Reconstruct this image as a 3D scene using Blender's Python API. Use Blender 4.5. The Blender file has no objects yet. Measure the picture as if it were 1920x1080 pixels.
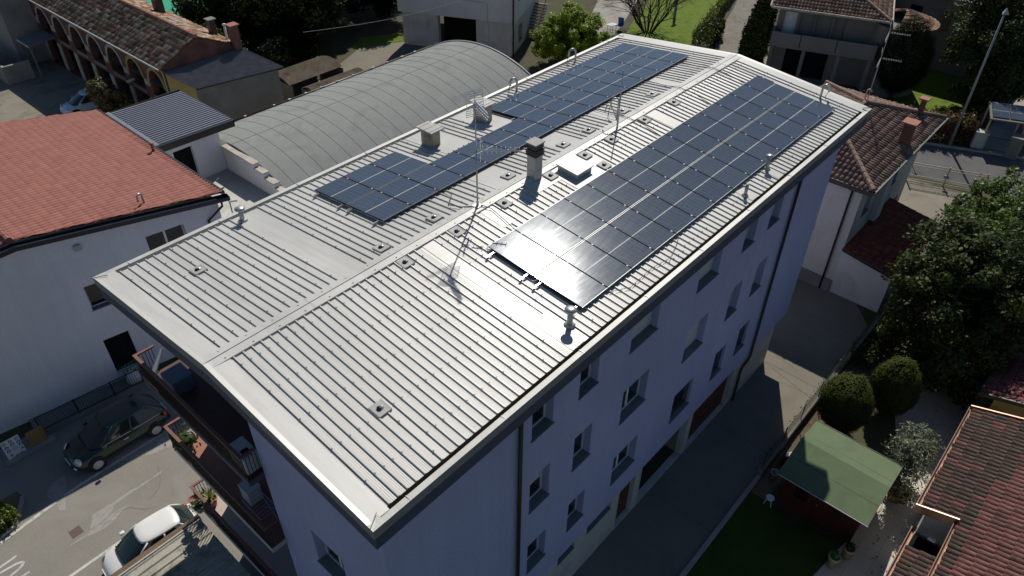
import bpy, bmesh, math, random
import numpy as np
from mathutils import Vector, Matrix
PI = math.pi
R = math.radians
scn = bpy.context.scene
COL = scn.collection
ORG = {}

# ------------------------------------------------------------------ mesh builder
class MB:
    def __init__(s):
        s.v = []; s.f = []; s.m = []; s.uv = {}
    def add(s, pts, faces, m=0):
        b = len(s.v)
        s.v.extend([tuple(p) for p in pts])
        for f in faces:
            s.f.append([b + i for i in f]); s.m.append(m)
    def poly(s, pts, m=0, uv=None):
        b = len(s.v)
        s.v.extend([tuple(p) for p in pts])
        if uv: s.uv[len(s.f)] = uv
        s.f.append(list(range(b, b + len(pts)))); s.m.append(m)
    def box(s, x0, y0, z0, x1, y1, z1, m=0):
        p = [(x0,y0,z0),(x1,y0,z0),(x1,y1,z0),(x0,y1,z0),(x0,y0,z1),(x1,y0,z1),(x1,y1,z1),(x0,y1,z1)]
        s.add(p, [(0,3,2,1),(4,5,6,7),(0,1,5,4),(1,2,6,5),(2,3,7,6),(3,0,4,7)], m)
    def obox(s, c, a, b, d, m=0):
        c = Vector(c); a = Vector(a); b = Vector(b); d = Vector(d)
        p = [c-a-b-d, c+a-b-d, c+a+b-d, c-a+b-d, c-a-b+d, c+a-b+d, c+a+b+d, c-a+b+d]
        s.add(p, [(0,3,2,1),(4,5,6,7),(0,1,5,4),(1,2,6,5),(2,3,7,6),(3,0,4,7)], m)
    def prism(s, poly, z0, z1, m=0):
        n = len(poly)
        zz0 = z0 if isinstance(z0, (list, tuple)) else [z0]*n
        zz1 = z1 if isinstance(z1, (list, tuple)) else [z1]*n
        p = [(x, y, zz0[i]) for i, (x, y) in enumerate(poly)] + [(x, y, zz1[i]) for i, (x, y) in enumerate(poly)]
        f = [tuple(range(n-1, -1, -1)), tuple(range(n, 2*n))]
        f += [(i, (i+1) % n, n+(i+1) % n, n+i) for i in range(n)]
        s.add(p, f, m)
    def extr(s, prof, o, u, w, d, m=0):
        """profile (a,b) in plane u,w at o, extruded by vector d"""
        o = Vector(o); u = Vector(u); w = Vector(w); d = Vector(d); n = len(prof)
        p = [o+u*a+w*b for a, b in prof]; p += [q+d for q in p]
        f = [tuple(range(n-1, -1, -1)), tuple(range(n, 2*n))]
        f += [(i, (i+1) % n, n+(i+1) % n, n+i) for i in range(n)]
        s.add(p, f, m)
    def tube(s, pts, r, n=6, m=0, cap=True):
        pts = [Vector(p) for p in pts]; k = len(pts)
        rr = r if isinstance(r, (list, tuple)) else [r]*k
        b = len(s.v); prev = None
        for i, p in enumerate(pts):
            t = (pts[min(i+1, k-1)] - pts[max(i-1, 0)])
            t = t.normalized() if t.length > 1e-9 else Vector((0,0,1))
            if prev is None:
                a = t.cross(Vector((0,0,1)))
                if a.length < 1e-3: a = t.cross(Vector((1,0,0)))
            else:
                a = prev - t*prev.dot(t)
                if a.length < 1e-4: a = t.orthogonal()
            a.normalize(); prev = a; c = t.cross(a)
            for j in range(n):
                q = 2*PI*j/n
                s.v.append(tuple(p + (a*math.cos(q) + c*math.sin(q))*rr[i]))
        for i in range(k-1):
            for j in range(n):
                s.f.append([b+i*n+j, b+i*n+(j+1) % n, b+(i+1)*n+(j+1) % n, b+(i+1)*n+j]); s.m.append(m)
        if cap:
            s.f.append([b+j for j in range(n-1, -1, -1)]); s.m.append(m)
            s.f.append([b+(k-1)*n+j for j in range(n)]); s.m.append(m)
    def lathe(s, prof, c, n=16, m=0, axis=(0,0,1)):
        c = Vector(c); ax = Vector(axis).normalized(); a = ax.orthogonal().normalized(); d = ax.cross(a); b = len(s.v)
        for r, h in prof:
            for j in range(n):
                q = 2*PI*j/n
                s.v.append(tuple(c + ax*h + (a*math.cos(q)+d*math.sin(q))*r))
        k = len(prof)
        for i in range(k-1):
            for j in range(n):
                s.f.append([b+i*n+j, b+i*n+(j+1) % n, b+(i+1)*n+(j+1) % n, b+(i+1)*n+j]); s.m.append(m)
        s.f.append([b+j for j in range(n-1, -1, -1)]); s.m.append(m)
        s.f.append([b+(k-1)*n+j for j in range(n)]); s.m.append(m)
    def build(s, name, mats, parent=None, smooth=False, bevel=0, sub=0):
        me = bpy.data.meshes.new(name)
        o0 = ORG.get(parent.name, Vector((0,0,0))) if parent else Vector((0,0,0))
        v = [(p[0]-o0.x, p[1]-o0.y, p[2]-o0.z) for p in s.v]
        me.from_pydata(v, [], s.f)
        if s.uv:
            ul = me.uv_layers.new(name='UVMap')
            for fi, uvs in s.uv.items():
                p = me.polygons[fi]
                for li, q in zip(p.loop_indices, uvs): ul.data[li].uv = q
        me.update()
        return link(name, me, mats, parent, s.m if len(set(s.m)) > 1 or (s.m and s.m[0]) else None, smooth, bevel, sub, o0)

def link(name, me, mats, parent, mi=None, smooth=False, bevel=0, sub=0, o0=Vector((0,0,0))):
    if not isinstance(mats, (list, tuple)): mats = [mats]
    for q in mats: me.materials.append(q)
    if mi: me.polygons.foreach_set('material_index', mi)
    if smooth:
        me.polygons.foreach_set('use_smooth', [True]*len(me.polygons))
    o = bpy.data.objects.new(name, me); COL.objects.link(o)
    if parent: o.parent = parent
    ORG[o.name] = o0
    if bevel:
        b = o.modifiers.new('bevel', 'BEVEL'); b.width = bevel; b.segments = 2; b.limit_method = 'ANGLE'
    if sub:
        q = o.modifiers.new('sub', 'SUBSURF'); q.levels = sub; q.render_levels = sub
    return o

def thing(name, label, cat, loc=(0,0,0), group=None):
    o = bpy.data.objects.new(name, None); COL.objects.link(o)
    o.location = loc; o.empty_display_size = 0.2
    o['label'] = label; o['category'] = cat
    if group: o['group'] = group
    ORG[o.name] = Vector(loc)
    return o
def tag(o, label, cat, group=None):
    o['label'] = label; o['category'] = cat
    if group: o['group'] = group
    return o
def struct(o, label=None):
    o['kind'] = 'structure'
    return o
def dup(root, loc, rotz=None, label=None, group=None):
    r = root.copy(); COL.objects.link(r); r.location = loc
    if rotz is not None: r.rotation_euler = (root.rotation_euler[0], root.rotation_euler[1], rotz)
    if label: r['label'] = label
    if group: r['group'] = group
    for ch in list(root.children):
        c = ch.copy(); COL.objects.link(c); c.parent = r
        for g in list(ch.children):
            d = g.copy(); COL.objects.link(d); d.parent = c
    return r

class Fr:
    """wall frame: origin, right vector (along the wall), inward vector; height is world z"""
    def __init__(s, o, r, d):
        s.o = Vector((o[0], o[1], 0)); s.r = Vector((r[0], r[1], 0)).normalized(); s.d = Vector((d[0], d[1], 0)).normalized()
    def p(s, a, d, z): return s.o + s.r*a + s.d*d + Vector((0,0,z))
    def box(s, mb, a0, a1, d0, d1, z0, z1, m=0):
        c = s.p((a0+a1)/2, (d0+d1)/2, (z0+z1)/2)
        mb.obox(c, s.r*((a1-a0)/2), s.d*((d1-d0)/2), Vector((0,0,(z1-z0)/2)), m)

def facade(mb, fr, a0, a1, z0, z1, ops, depth=0.32, m=0, mr=0):
    """a wall sheet with real openings and their reveals"""
    A = sorted({a0, a1, *[q for o in ops for q in o[:2]]}); Z = sorted({z0, z1, *[q for o in ops for q in o[2:4]]})
    for i in range(len(A)-1):
        for j in range(len(Z)-1):
            ca = (A[i]+A[i+1])/2; cz = (Z[j]+Z[j+1])/2
            if any(o[0] < ca < o[1] and o[2] < cz < o[3] for o in ops): continue
            mb.poly([fr.p(A[i],0,Z[j]), fr.p(A[i+1],0,Z[j]), fr.p(A[i+1],0,Z[j+1]), fr.p(A[i],0,Z[j+1])], m)
    for o in ops:
        b0, b1, c0, c1 = o[:4]
        for q in ([(b0,0,c0),(b0,0,c1),(b0,depth,c1),(b0,depth,c0)], [(b1,0,c0),(b1,depth,c0),(b1,depth,c1),(b1,0,c1)],
                  [(b0,0,c1),(b1,0,c1),(b1,depth,c1),(b0,depth,c1)], [(b0,0,c0),(b0,depth,c0),(b1,depth,c0),(b1,0,c0)]):
            mb.poly([fr.p(*t) for t in q], mr)

# ------------------------------------------------------------------ materials
def nt(name):
    m = bpy.data.materials.new(name); m.use_nodes = True
    t = m.node_tree; b = t.nodes['Principled BSDF']
    return m, t, b
def N(t, kind, **kw):
    n = t.nodes.new(kind)
    for k, v in kw.items():
        if k in n.inputs: n.inputs[k].default_value = v
        else: setattr(n, k, v)
    return n
def L(t, a, b): t.links.new(a, b)
def ramp(t, src, stops):
    r = t.nodes.new('ShaderNodeValToRGB'); e = r.color_ramp.elements
    while len(e) < len(stops): e.new(0.5)
    for q, (p, c) in zip(e, stops):
        q.position = p; q.color = (*c, 1) if len(c) == 3 else c
    L(t, src, r.inputs[0]); return r
def mixc(t, fac, a, b, mode='MIX'):
    x = t.nodes.new('ShaderNodeMix'); x.data_type = 'RGBA'; x.blend_type = mode
    if isinstance(fac, (int, float)): x.inputs[0].default_value = fac
    else: L(t, fac, x.inputs[0])
    for i, s in ((6, a), (7, b)):
        if isinstance(s, (tuple, list)): x.inputs[i].default_value = (*s[:3], 1)
        else: L(t, s, x.inputs[i])
    return x.outputs[2]
def coords(t, kind='Object', scale=(1,1,1)):
    tc = t.nodes.new('ShaderNodeTexCoord'); mp = t.nodes.new('ShaderNodeMapping'); mp.inputs['Scale'].default_value = scale
    L(t, tc.outputs[kind], mp.inputs[0]); return mp.outputs[0]
def bump(t, b, src, strength=0.3, dist=0.02):
    n = t.nodes.new('ShaderNodeBump'); n.inputs['Strength'].default_value = strength; n.inputs['Distance'].default_value = dist
    L(t, src, n.inputs['Height']); L(t, n.outputs[0], b.inputs['Normal'])
def plain(name, c, rough=0.6, metal=0.0, spec=0.5, var=0.12, scale=6.0):
    """a surface with slight mottling"""
    m, t, b = nt(name)
    nz = N(t, 'ShaderNodeTexNoise', Scale=scale, Detail=5.0); L(t, coords(t), nz.inputs['Vector'])
    k = 1-var; q = 1+var
    r = ramp(t, nz.outputs[0], [(0.3, tuple(x*k for x in c)), (0.7, tuple(min(1, x*q) for x in c))])
    L(t, r.outputs[0], b.inputs['Base Color'])
    b.inputs['Roughness'].default_value = rough; b.inputs['Metallic'].default_value = metal
    b.inputs['Specular IOR Level'].default_value = spec
    return m
def rough_mat(name, cols, scale=2.0, fine=40.0, rough=0.9, bmp=0.35, bd=0.01, stain=None, stain_scale=0.35, spec=0.25, runs=0):
    """ground/plaster: coarse blotches + fine grain (+ optional stains)"""
    m, t, b = nt(name); co = coords(t)
    n1 = N(t, 'ShaderNodeTexNoise', Scale=scale, Detail=6.0, Roughness=0.6); L(t, co, n1.inputs['Vector'])
    n2 = N(t, 'ShaderNodeTexNoise', Scale=fine, Detail=3.0); L(t, co, n2.inputs['Vector'])
    k = len(cols)
    r = ramp(t, n1.outputs[0], [(0.3+0.4*i/max(1, k-1), c) for i, c in enumerate(cols)])
    g = ramp(t, n2.outputs[0], [(0.3, (0.72,0.72,0.72)), (0.7, (1.2,1.2,1.2))])
    c = mixc(t, 1.0, r.outputs[0], g.outputs[0], 'MULTIPLY')
    if stain:
        n3 = N(t, 'ShaderNodeTexNoise', Scale=stain_scale, Detail=7.0, Roughness=0.65, Distortion=0.6); L(t, co, n3.inputs['Vector'])
        f = ramp(t, n3.outputs[0], [(0.5, (0,0,0)), (0.68, (0.85,0.85,0.85))])
        c = mixc(t, f.outputs[0], c, stain)
    if runs:      # rain streaks down a wall
        n4 = N(t, 'ShaderNodeTexNoise', Scale=1.0, Detail=6.0, Roughness=.65); L(t, coords(t, 'Object', (3.2,3.2,.22)), n4.inputs['Vector'])
        q = ramp(t, n4.outputs[0], [(.35, (1.04,1.04,1.04)), (.55, (1,1,1)), (.75, (1-runs,)*3)])
        c = mixc(t, 1.0, c, q.outputs[0], 'MULTIPLY')
    L(t, c, b.inputs['Base Color'])
    b.inputs['Roughness'].default_value = rough; b.inputs['Specular IOR Level'].default_value = spec
    bump(t, b, n2.outputs[0], bmp, bd)
    return m
def tile_mat(name, cols, rough=0.85, moss=None, mask=None, grime=.45):
    """per-tile colour by a white noise on the tile's column/row (UV), with grime"""
    m, t, b = nt(name)
    uv = N(t, 'ShaderNodeUVMap'); fl = N(t, 'ShaderNodeVectorMath', operation='FLOOR'); L(t, uv.outputs[0], fl.inputs[0])
    wn = N(t, 'ShaderNodeTexWhiteNoise', noise_dimensions='2D'); L(t, fl.outputs[0], wn.inputs['Vector'])
    k = len(cols)
    r = ramp(t, wn.outputs[0], [(i/k, c) for i, c in enumerate(cols)]); r.color_ramp.interpolation = 'CONSTANT'
    c = r.outputs[0]
    if mask:
        (c2, rmin, cmin) = mask
        r2 = ramp(t, wn.outputs[0], [(i/len(c2), q) for i, q in enumerate(c2)]); r2.color_ramp.interpolation = 'CONSTANT'
        sp = N(t, 'ShaderNodeSeparateXYZ'); L(t, fl.outputs[0], sp.inputs[0])
        m1 = N(t, 'ShaderNodeMath', operation='SUBTRACT'); m1.inputs[1].default_value = rmin; L(t, sp.outputs[1], m1.inputs[0])
        m2 = N(t, 'ShaderNodeMath', operation='MULTIPLY_ADD'); m2.inputs[1].default_value = 4.8; L(t, m1.outputs[0], m2.inputs[0]); L(t, sp.outputs[0], m2.inputs[2])
        m3 = N(t, 'ShaderNodeMath', operation='SUBTRACT'); m3.inputs[1].default_value = cmin; L(t, m2.outputs[0], m3.inputs[0])
        mn = N(t, 'ShaderNodeMath', operation='MINIMUM'); L(t, m1.outputs[0], mn.inputs[0]); L(t, m3.outputs[0], mn.inputs[1])
        gt = N(t, 'ShaderNodeMath', operation='GREATER_THAN'); gt.inputs[1].default_value = -.25; L(t, mn.outputs[0], gt.inputs[0])
        c = mixc(t, gt.outputs[0], c, r2.outputs[0])
    nz = N(t, 'ShaderNodeTexNoise', Scale=9.0, Detail=5.0, Roughness=0.7); L(t, coords(t), nz.inputs['Vector'])
    g = ramp(t, nz.outputs[0], [(0.25, (1-grime,)*3), (0.75, (1+grime*.55,)*3)])
    c = mixc(t, 1.0, c, g.outputs[0], 'MULTIPLY')
    if moss:
        n2 = N(t, 'ShaderNodeTexNoise', Scale=0.8, Detail=8.0, Roughness=0.7); L(t, coords(t), n2.inputs['Vector'])
        f = ramp(t, n2.outputs[0], [(0.48, (0,0,0)), (0.66, (0.75,0.75,0.75))])
        c = mixc(t, f.outputs[0], c, moss)
    L(t, c, b.inputs['Base Color']); b.inputs['Roughness'].default_value = rough; b.inputs['Specular IOR Level'].default_value = 0.25
    bump(t, b, nz.outputs[0], 0.3, 0.01)
    return m
def leaf_mat(name, cols, rough=0.55, trans=0.25, spec=0.4):
    m, t, b = nt(name)
    uv = N(t, 'ShaderNodeUVMap'); sp = N(t, 'ShaderNodeSeparateXYZ'); L(t, uv.outputs[0], sp.inputs[0])
    k = len(cols)
    r = ramp(t, sp.outputs[0], [(i/max(1, k-1), c) for i, c in enumerate(cols)])
    L(t, r.outputs[0], b.inputs['Base Color']); b.inputs['Roughness'].default_value = rough; b.inputs['Specular IOR Level'].default_value = spec
    if trans:
        tr = N(t, 'ShaderNodeBsdfTranslucent'); mc = mixc(t, 0.5, r.outputs[0], (0.25,0.35,0.03)); L(t, mc, tr.inputs[0])
        mx = N(t, 'ShaderNodeMixShader'); mx.inputs[0].default_value = trans
        L(t, b.outputs[0], mx.inputs[1]); L(t, tr.outputs[0], mx.inputs[2]); L(t, mx.outputs[0], t.nodes['Material Output'].inputs[0])
    return m

# ------------------------------------------------------------------ tiled roofs
def tiled(name, O, U, V, lu, lv, mat, parent, pitch=0.24, course=0.38, amp=0.055, step=0.03, clip=(), jit=0.012, seed=1, ns=6, power=0.6, stag=0.0):
    """real tile relief: half-round columns, one overlap step per course; clip = [(point, normal)] keeps the side behind the normal"""
    rng = np.random.default_rng(seed)
    O = np.array(O, float); U = np.array(U, float); U /= np.linalg.norm(U); V = np.array(V, float); V /= np.linalg.norm(V); Nn = np.cross(U, V)
    if Nn[2] < 0: Nn = -Nn
    nc = int(math.ceil(lu/pitch)); nr = int(math.ceil(lv/course))
    ks = np.arange(ns+1)/ns
    prof = amp*np.abs(np.sin(PI*ks))**power
    verts = []; faces = []; uvs = []
    jz = rng.normal(0, jit, (nc, nr)); jv = rng.normal(0, jit*1.2, (nc, nr))
    for c in range(nc):
        so = stag*course*(c % 2)
        for r in range(nr):
            v0 = r*course+jv[c, r]-0.02+so; v1 = min((r+1)*course+0.03+so, lv)
            if v0 >= v1: continue
            b = len(verts)
            for vv, hh, sc in ((v0, step+jz[c, r], 1.0), (v1, 0.0, 0.86)):
                for i in range(ns+1):
                    u = (c+0.5)*pitch+(ks[i]-0.5)*pitch*sc
                    verts.append(O+U*u+V*vv+Nn*(prof[i]*sc+hh))
            for i in range(ns+1):
                u = (c+0.5)*pitch+(ks[i]-0.5)*pitch
                verts.append(O+U*u+V*v0+Nn*(prof[i]*0.35-0.012))
            n1 = ns+1
            for i in range(ns):
                faces.append((b+i, b+i+1, b+n1+i+1, b+n1+i)); uvs.append((c, r))
                faces.append((b+2*n1+i, b+2*n1+i+1, b+i+1, b+i)); uvs.append((c, r))
    b = len(verts)      # unseen sheet added below the tiles, blocks light through their gaps
    for uu, vv in ((0,.02),(lu,.02),(lu,lv),(0,lv)): verts.append(O+U*uu+V*vv-Nn*.03)
    faces.append((b,b+1,b+2,b+3)); uvs.append((0,0))
    me = bpy.data.meshes.new(name)
    o0 = ORG.get(parent.name, Vector((0,0,0))) if parent else Vector((0,0,0))
    va = np.array(verts)-np.array(o0)
    me.from_pydata([tuple(x) for x in va], [], faces)
    ul = me.uv_layers.new(name='UVMap')
    flat = np.repeat(np.array(uvs, float)+0.5, 4, axis=0).ravel()
    ul.data.foreach_set('uv', flat)
    if clip:
        bm = bmesh.new(); bm.from_mesh(me)
        for (pt, nn) in clip:
            bmesh.ops.bisect_plane(bm, geom=bm.verts[:]+bm.edges[:]+bm.faces[:], plane_co=Vector(pt)-o0, plane_no=Vector(nn), clear_outer=True)
        bm.to_mesh(me); bm.free()
    me.update()
    return link(name, me, mat, parent, None, True, o0=o0)
def ridge_tiles(mb, a, b, r=0.11, seg=0.4, rng=random):
    a = Vector(a); b = Vector(b); d = b-a; n = max(1, int(d.length/seg))
    for i in range(n):
        p = a+d*(i/n); q = a+d*((i+1.12)/n)
        mb.tube([p, q], [r*1.08, r*0.9], 8)

# ------------------------------------------------------------------ foliage
def leaves(name, pts, size, mat, parent, seed=0, nrm=None, up=0.35, aspect=1.9, val=None, jit=0.5):
    """one diamond-shaped leaf (or spray) per point"""
    rng = np.random.default_rng(seed); pts = np.asarray(pts, float); n = len(pts)
    d = rng.normal(size=(n, 3)); d /= np.linalg.norm(d, axis=1)[:, None]
    if nrm is not None: d = d*jit*2+np.asarray(nrm)
    d[:, 2] += up; d /= np.linalg.norm(d, axis=1)[:, None]
    e = rng.normal(size=(n, 3)); a = np.cross(d, e); a /= np.linalg.norm(a, axis=1)[:, None]; b = np.cross(d, a)
    s = size*rng.uniform(0.6, 1.4, n)[:, None]
    a = a*s*0.5*aspect; b = b*s*0.5
    P = np.stack([pts-a, pts-b+d*s*0.12, pts+a, pts+b+d*s*0.12], 1).reshape(-1, 3)
    o0 = ORG.get(parent.name, Vector((0,0,0))) if parent else Vector((0,0,0))
    P = P-np.array(o0)
    me = bpy.data.meshes.new(name)
    me.vertices.add(4*n); me.vertices.foreach_set('co', P.ravel())
    me.loops.add(4*n); me.loops.foreach_set('vertex_index', np.arange(4*n))
    me.polygons.add(n); me.polygons.foreach_set('loop_start', np.arange(0, 4*n, 4))
    ul = me.uv_layers.new(name='UVMap')
    q = rng.uniform(0, 1, n) if val is None else np.clip(val+rng.normal(0, 0.15, n), 0, 1)
    ul.data.foreach_set('uv', np.repeat(np.stack([q, rng.uniform(0, 1, n)], 1), 4, axis=0).ravel())
    me.update(calc_edges=True); me.validate()
    return link(name, me, mat, parent, o0=o0)
def crown_points(blobs, n, seed=0, clumps=60, cr=0.35, shell=0.55, flat=0.8):
    """leaf positions in clumps spread through ellipsoid blobs (x,y,z,rx,ry,rz), denser towards the outside; uneven outline"""
    rng = np.random.default_rng(seed); bl = np.array(blobs, float)
    w = bl[:, 3]*bl[:, 4]*bl[:, 5]; w = w**0.7; w /= w.sum()
    idx = rng.choice(len(bl), clumps, p=w)
    d = rng.normal(size=(clumps, 3)); d /= np.linalg.norm(d, axis=1)[:, None]
    rad = (shell+(1-shell)*rng.uniform(0, 1, clumps)**0.6)*rng.uniform(0.86, 1.1, clumps)
    cc = bl[idx, :3]+d*rad[:, None]*bl[idx, 3:]
    cv = rng.uniform(0.15, 0.85, clumps); cs = cr*rng.uniform(0.6, 1.5, clumps)
    k = rng.integers(0, clumps, n)
    e = rng.normal(size=(n, 3)); e /= np.linalg.norm(e, axis=1)[:, None]
    e *= (rng.uniform(0, 1, n)**0.45)[:, None]; e[:, 2] *= flat
    p = cc[k]+e*cs[k][:, None]
    nr = e+d[k]*0.8; nr /= (np.linalg.norm(nr, axis=1)[:, None]+1e-6)
    return p, nr, cv[k]
def branchy(mb, base, top, r, n, spread, seed=0, sides=6, levels=2):
    rng = random.Random(seed); base = Vector(base); top = Vector(top)
    mid = base.lerp(top, 0.5)+Vector((rng.uniform(-.1,.1), rng.uniform(-.1,.1), 0))
    mb.tube([base, mid, top], [r, r*0.75, r*0.35], sides)
    for i in range(n):
        t = 0.35+0.6*i/max(1, n-1); p = base.lerp(top, t); a = 2.4*i+rng.uniform(-.4,.4)
        l = spread*(1.1-0.5*t)*rng.uniform(.7, 1.1)
        q = p+Vector((math.cos(a)*l, math.sin(a)*l, l*rng.uniform(.35, .9)))
        m2 = p.lerp(q, .5)+Vector((0,0,-.08*l))
        mb.tube([p, m2, q], [r*.4, r*.25, r*.08], max(4, sides-2))
def tree(name, label, base, blobs, n, size, lm, tm, group=None, seed=0, clumps=80, cr=.4, trunk_r=.16, spread=1.6, limbs=7, shell=.5, up=.35, aspect=1.9, flat=.8, cat='tree'):
    t = thing(name, label, cat, base, group)
    top = max(b[2] for b in blobs)
    mb = MB(); branchy(mb, base, (blobs[0][0], blobs[0][1], top), trunk_r, limbs, spread, seed)
    mb.build('trunk', tm, t, True)
    n = int(n*2.6); size *= .58
    p, nr, cv = crown_points(blobs, n, seed, clumps, cr, shell, flat)
    leaves('crown', p, size, lm, t, seed, nr, up, aspect, cv)
    return t
# ------------------------------------------------------------------ palette
M = {}
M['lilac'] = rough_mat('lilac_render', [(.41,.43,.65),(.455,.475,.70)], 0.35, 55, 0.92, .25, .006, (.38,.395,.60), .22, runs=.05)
M['band'] = plain('dark_eave_paint', (.065,.075,.125), .7, var=.08)
M['white_wall'] = rough_mat('white_plaster', [(.62,.61,.58),(.70,.69,.66)], 0.4, 50, .92, .2, .005, (.48,.46,.42), .25)
M['white_wall2'] = rough_mat('clean_white_plaster', [(.66,.67,.70),(.74,.75,.77)], 0.4, 60, .92, .15, .004, (.62,.63,.655), .3, runs=.04)
M['cream_wall'] = rough_mat('cream_plaster', [(.52,.50,.46),(.62,.60,.55)], 0.5, 45, .92, .25, .006, (.40,.38,.34), .3, runs=.14)
M['plinth'] = rough_mat('pale_plinth', [(.48,.47,.46),(.56,.55,.53)], .8, 50, .92, .2, .006, (.36,.35,.33), .5, runs=.14)
M['grey_wall'] = rough_mat('grey_render', [(.20,.19,.175),(.26,.25,.23)], .6, 40, .95, .35, .01, (.15,.14,.13), .4)
M['yellow_wall'] = rough_mat('ochre_plaster', [(.42,.31,.10),(.50,.38,.15)], .6, 45, .92, .25, .006)
M['sill'] = plain('slate_sill', (.17,.19,.19), .55)
M['frame_white'] = plain('white_frame', (.72,.73,.74), .4, var=.03)
M['shutter'] = plain('pale_shutter', (.55,.58,.60), .5, var=.04)
M['glass'] = plain('dark_glass', (.012,.014,.018), .08, spec=.6, var=.02)
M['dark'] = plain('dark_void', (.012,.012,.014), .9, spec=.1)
M['iron'] = plain('dark_iron', (.025,.023,.022), .5, var=.1)
M['brown_pipe'] = plain('brown_pipe', (.035,.022,.017), .45)
M['brown_door'] = plain('brown_garage_door', (.10,.035,.022), .6)
M['rail_red'] = plain('red_oxide_rail', (.19,.08,.065), .55)
M['rail_dark'] = plain('dark_rail_bar', (.035,.022,.02), .55)
M['floor_in_shade'] = plain('shade_dark_red_floor', (.10,.045,.035), .7)  # top balcony red, darkened in the colour to read as shade
M['terracotta'] = rough_mat('terracotta_floor', [(.30,.115,.075),(.37,.15,.10)], 3, 30, .7, .1, .003)
M['steel'] = plain('galvanised_steel', (.42,.43,.43), .38, .7, var=.15, scale=12)
M['alu'] = plain('aluminium', (.62,.62,.62), .32, .85, var=.05)
M['zincgrey'] = plain('grey_sheet', (.40,.41,.40), .45, .2, var=.08)
M['rust'] = rough_mat('rusty_gutter', [(.05,.035,.02),(.10,.07,.035)], 4, 30, .9, .3, .01)
M['fascia'] = rough_mat('pale_fascia_sheet', [(.46,.46,.445),(.53,.53,.51)], .7, 60, .6, .05, .002, (.30,.29,.27), .6, )
M['wood_beam'] = rough_mat('brown_wood_beam', [(.13,.085,.055),(.19,.13,.085)], 3, 30, .8, .3, .01)
M['black_trim'] = plain('black_trim', (.018,.017,.018), .45)
M['rubber'] = plain('rubber', (.02,.02,.02), .8)
M['stone'] = rough_mat('pale_stone', [(.42,.38,.33),(.56,.50,.44)], 2, 40, .85, .2, .006, (.28,.25,.22), .8)
M['concrete'] = rough_mat('concrete', [(.30,.285,.255),(.37,.35,.315)], .6, 45, .93, .3, .006, (.22,.205,.18), .4)

def roof_sheet_mat():
    m, t, b = nt('painted_roof_sheet'); co = coords(t)
    n1 = N(t, 'ShaderNodeTexNoise', Scale=.35, Detail=6.0); L(t, co, n1.inputs['Vector'])
    st = N(t, 'ShaderNodeTexNoise', Scale=1.0, Detail=5.0, Roughness=.7); L(t, coords(t, 'Object', (5, .5, .5)), st.inputs['Vector'])
    sp = N(t, 'ShaderNodeTexNoise', Scale=26.0, Detail=2.0); L(t, co, sp.inputs['Vector'])
    r = ramp(t, n1.outputs[0], [(.3, (.485,.48,.458)), (.7, (.54,.535,.512))])
    f = ramp(t, st.outputs[0], [(.45, (0,0,0)), (.8, (.5,.5,.5))])
    c = mixc(t, f.outputs[0], r.outputs[0], (.36,.34,.30))
    g = ramp(t, sp.outputs[0], [(.24, (.45,.42,.36)), (.31, (1,1,1))])
    c = mixc(t, 1.0, c, g.outputs[0], 'MULTIPLY')
    sx = N(t, 'ShaderNodeSeparateXYZ'); L(t, co, sx.inputs[0]); fx = N(t, 'ShaderNodeMath', operation='FLOOR'); L(t, sx.outputs[0], fx.inputs[0])
    sg = N(t, 'ShaderNodeMath', operation='SIGN'); L(t, sx.outputs[1], sg.inputs[0]); cb_ = N(t, 'ShaderNodeCombineXYZ'); L(t, fx.outputs[0], cb_.inputs[0]); L(t, sg.outputs[0], cb_.inputs[1])
    wn = N(t, 'ShaderNodeTexWhiteNoise', noise_dimensions='2D'); L(t, cb_.outputs[0], wn.inputs['Vector'])
    pv = ramp(t, wn.outputs[0], [(0, (.93,.93,.925)), (1, (1.04,1.04,1.04))]); c = mixc(t, 1.0, c, pv.outputs[0], 'MULTIPLY')
    L(t, c, b.inputs['Base Color'])
    b.inputs['Metallic'].default_value = .0; b.inputs['Specular IOR Level'].default_value = .5
    rr = ramp(t, n1.outputs[0], [(.3, (.35,.35,.35)), (.7, (.45,.45,.45))]); L(t, rr.outputs[0], b.inputs['Roughness'])
    return m
M['sheet'] = roof_sheet_mat()

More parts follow.
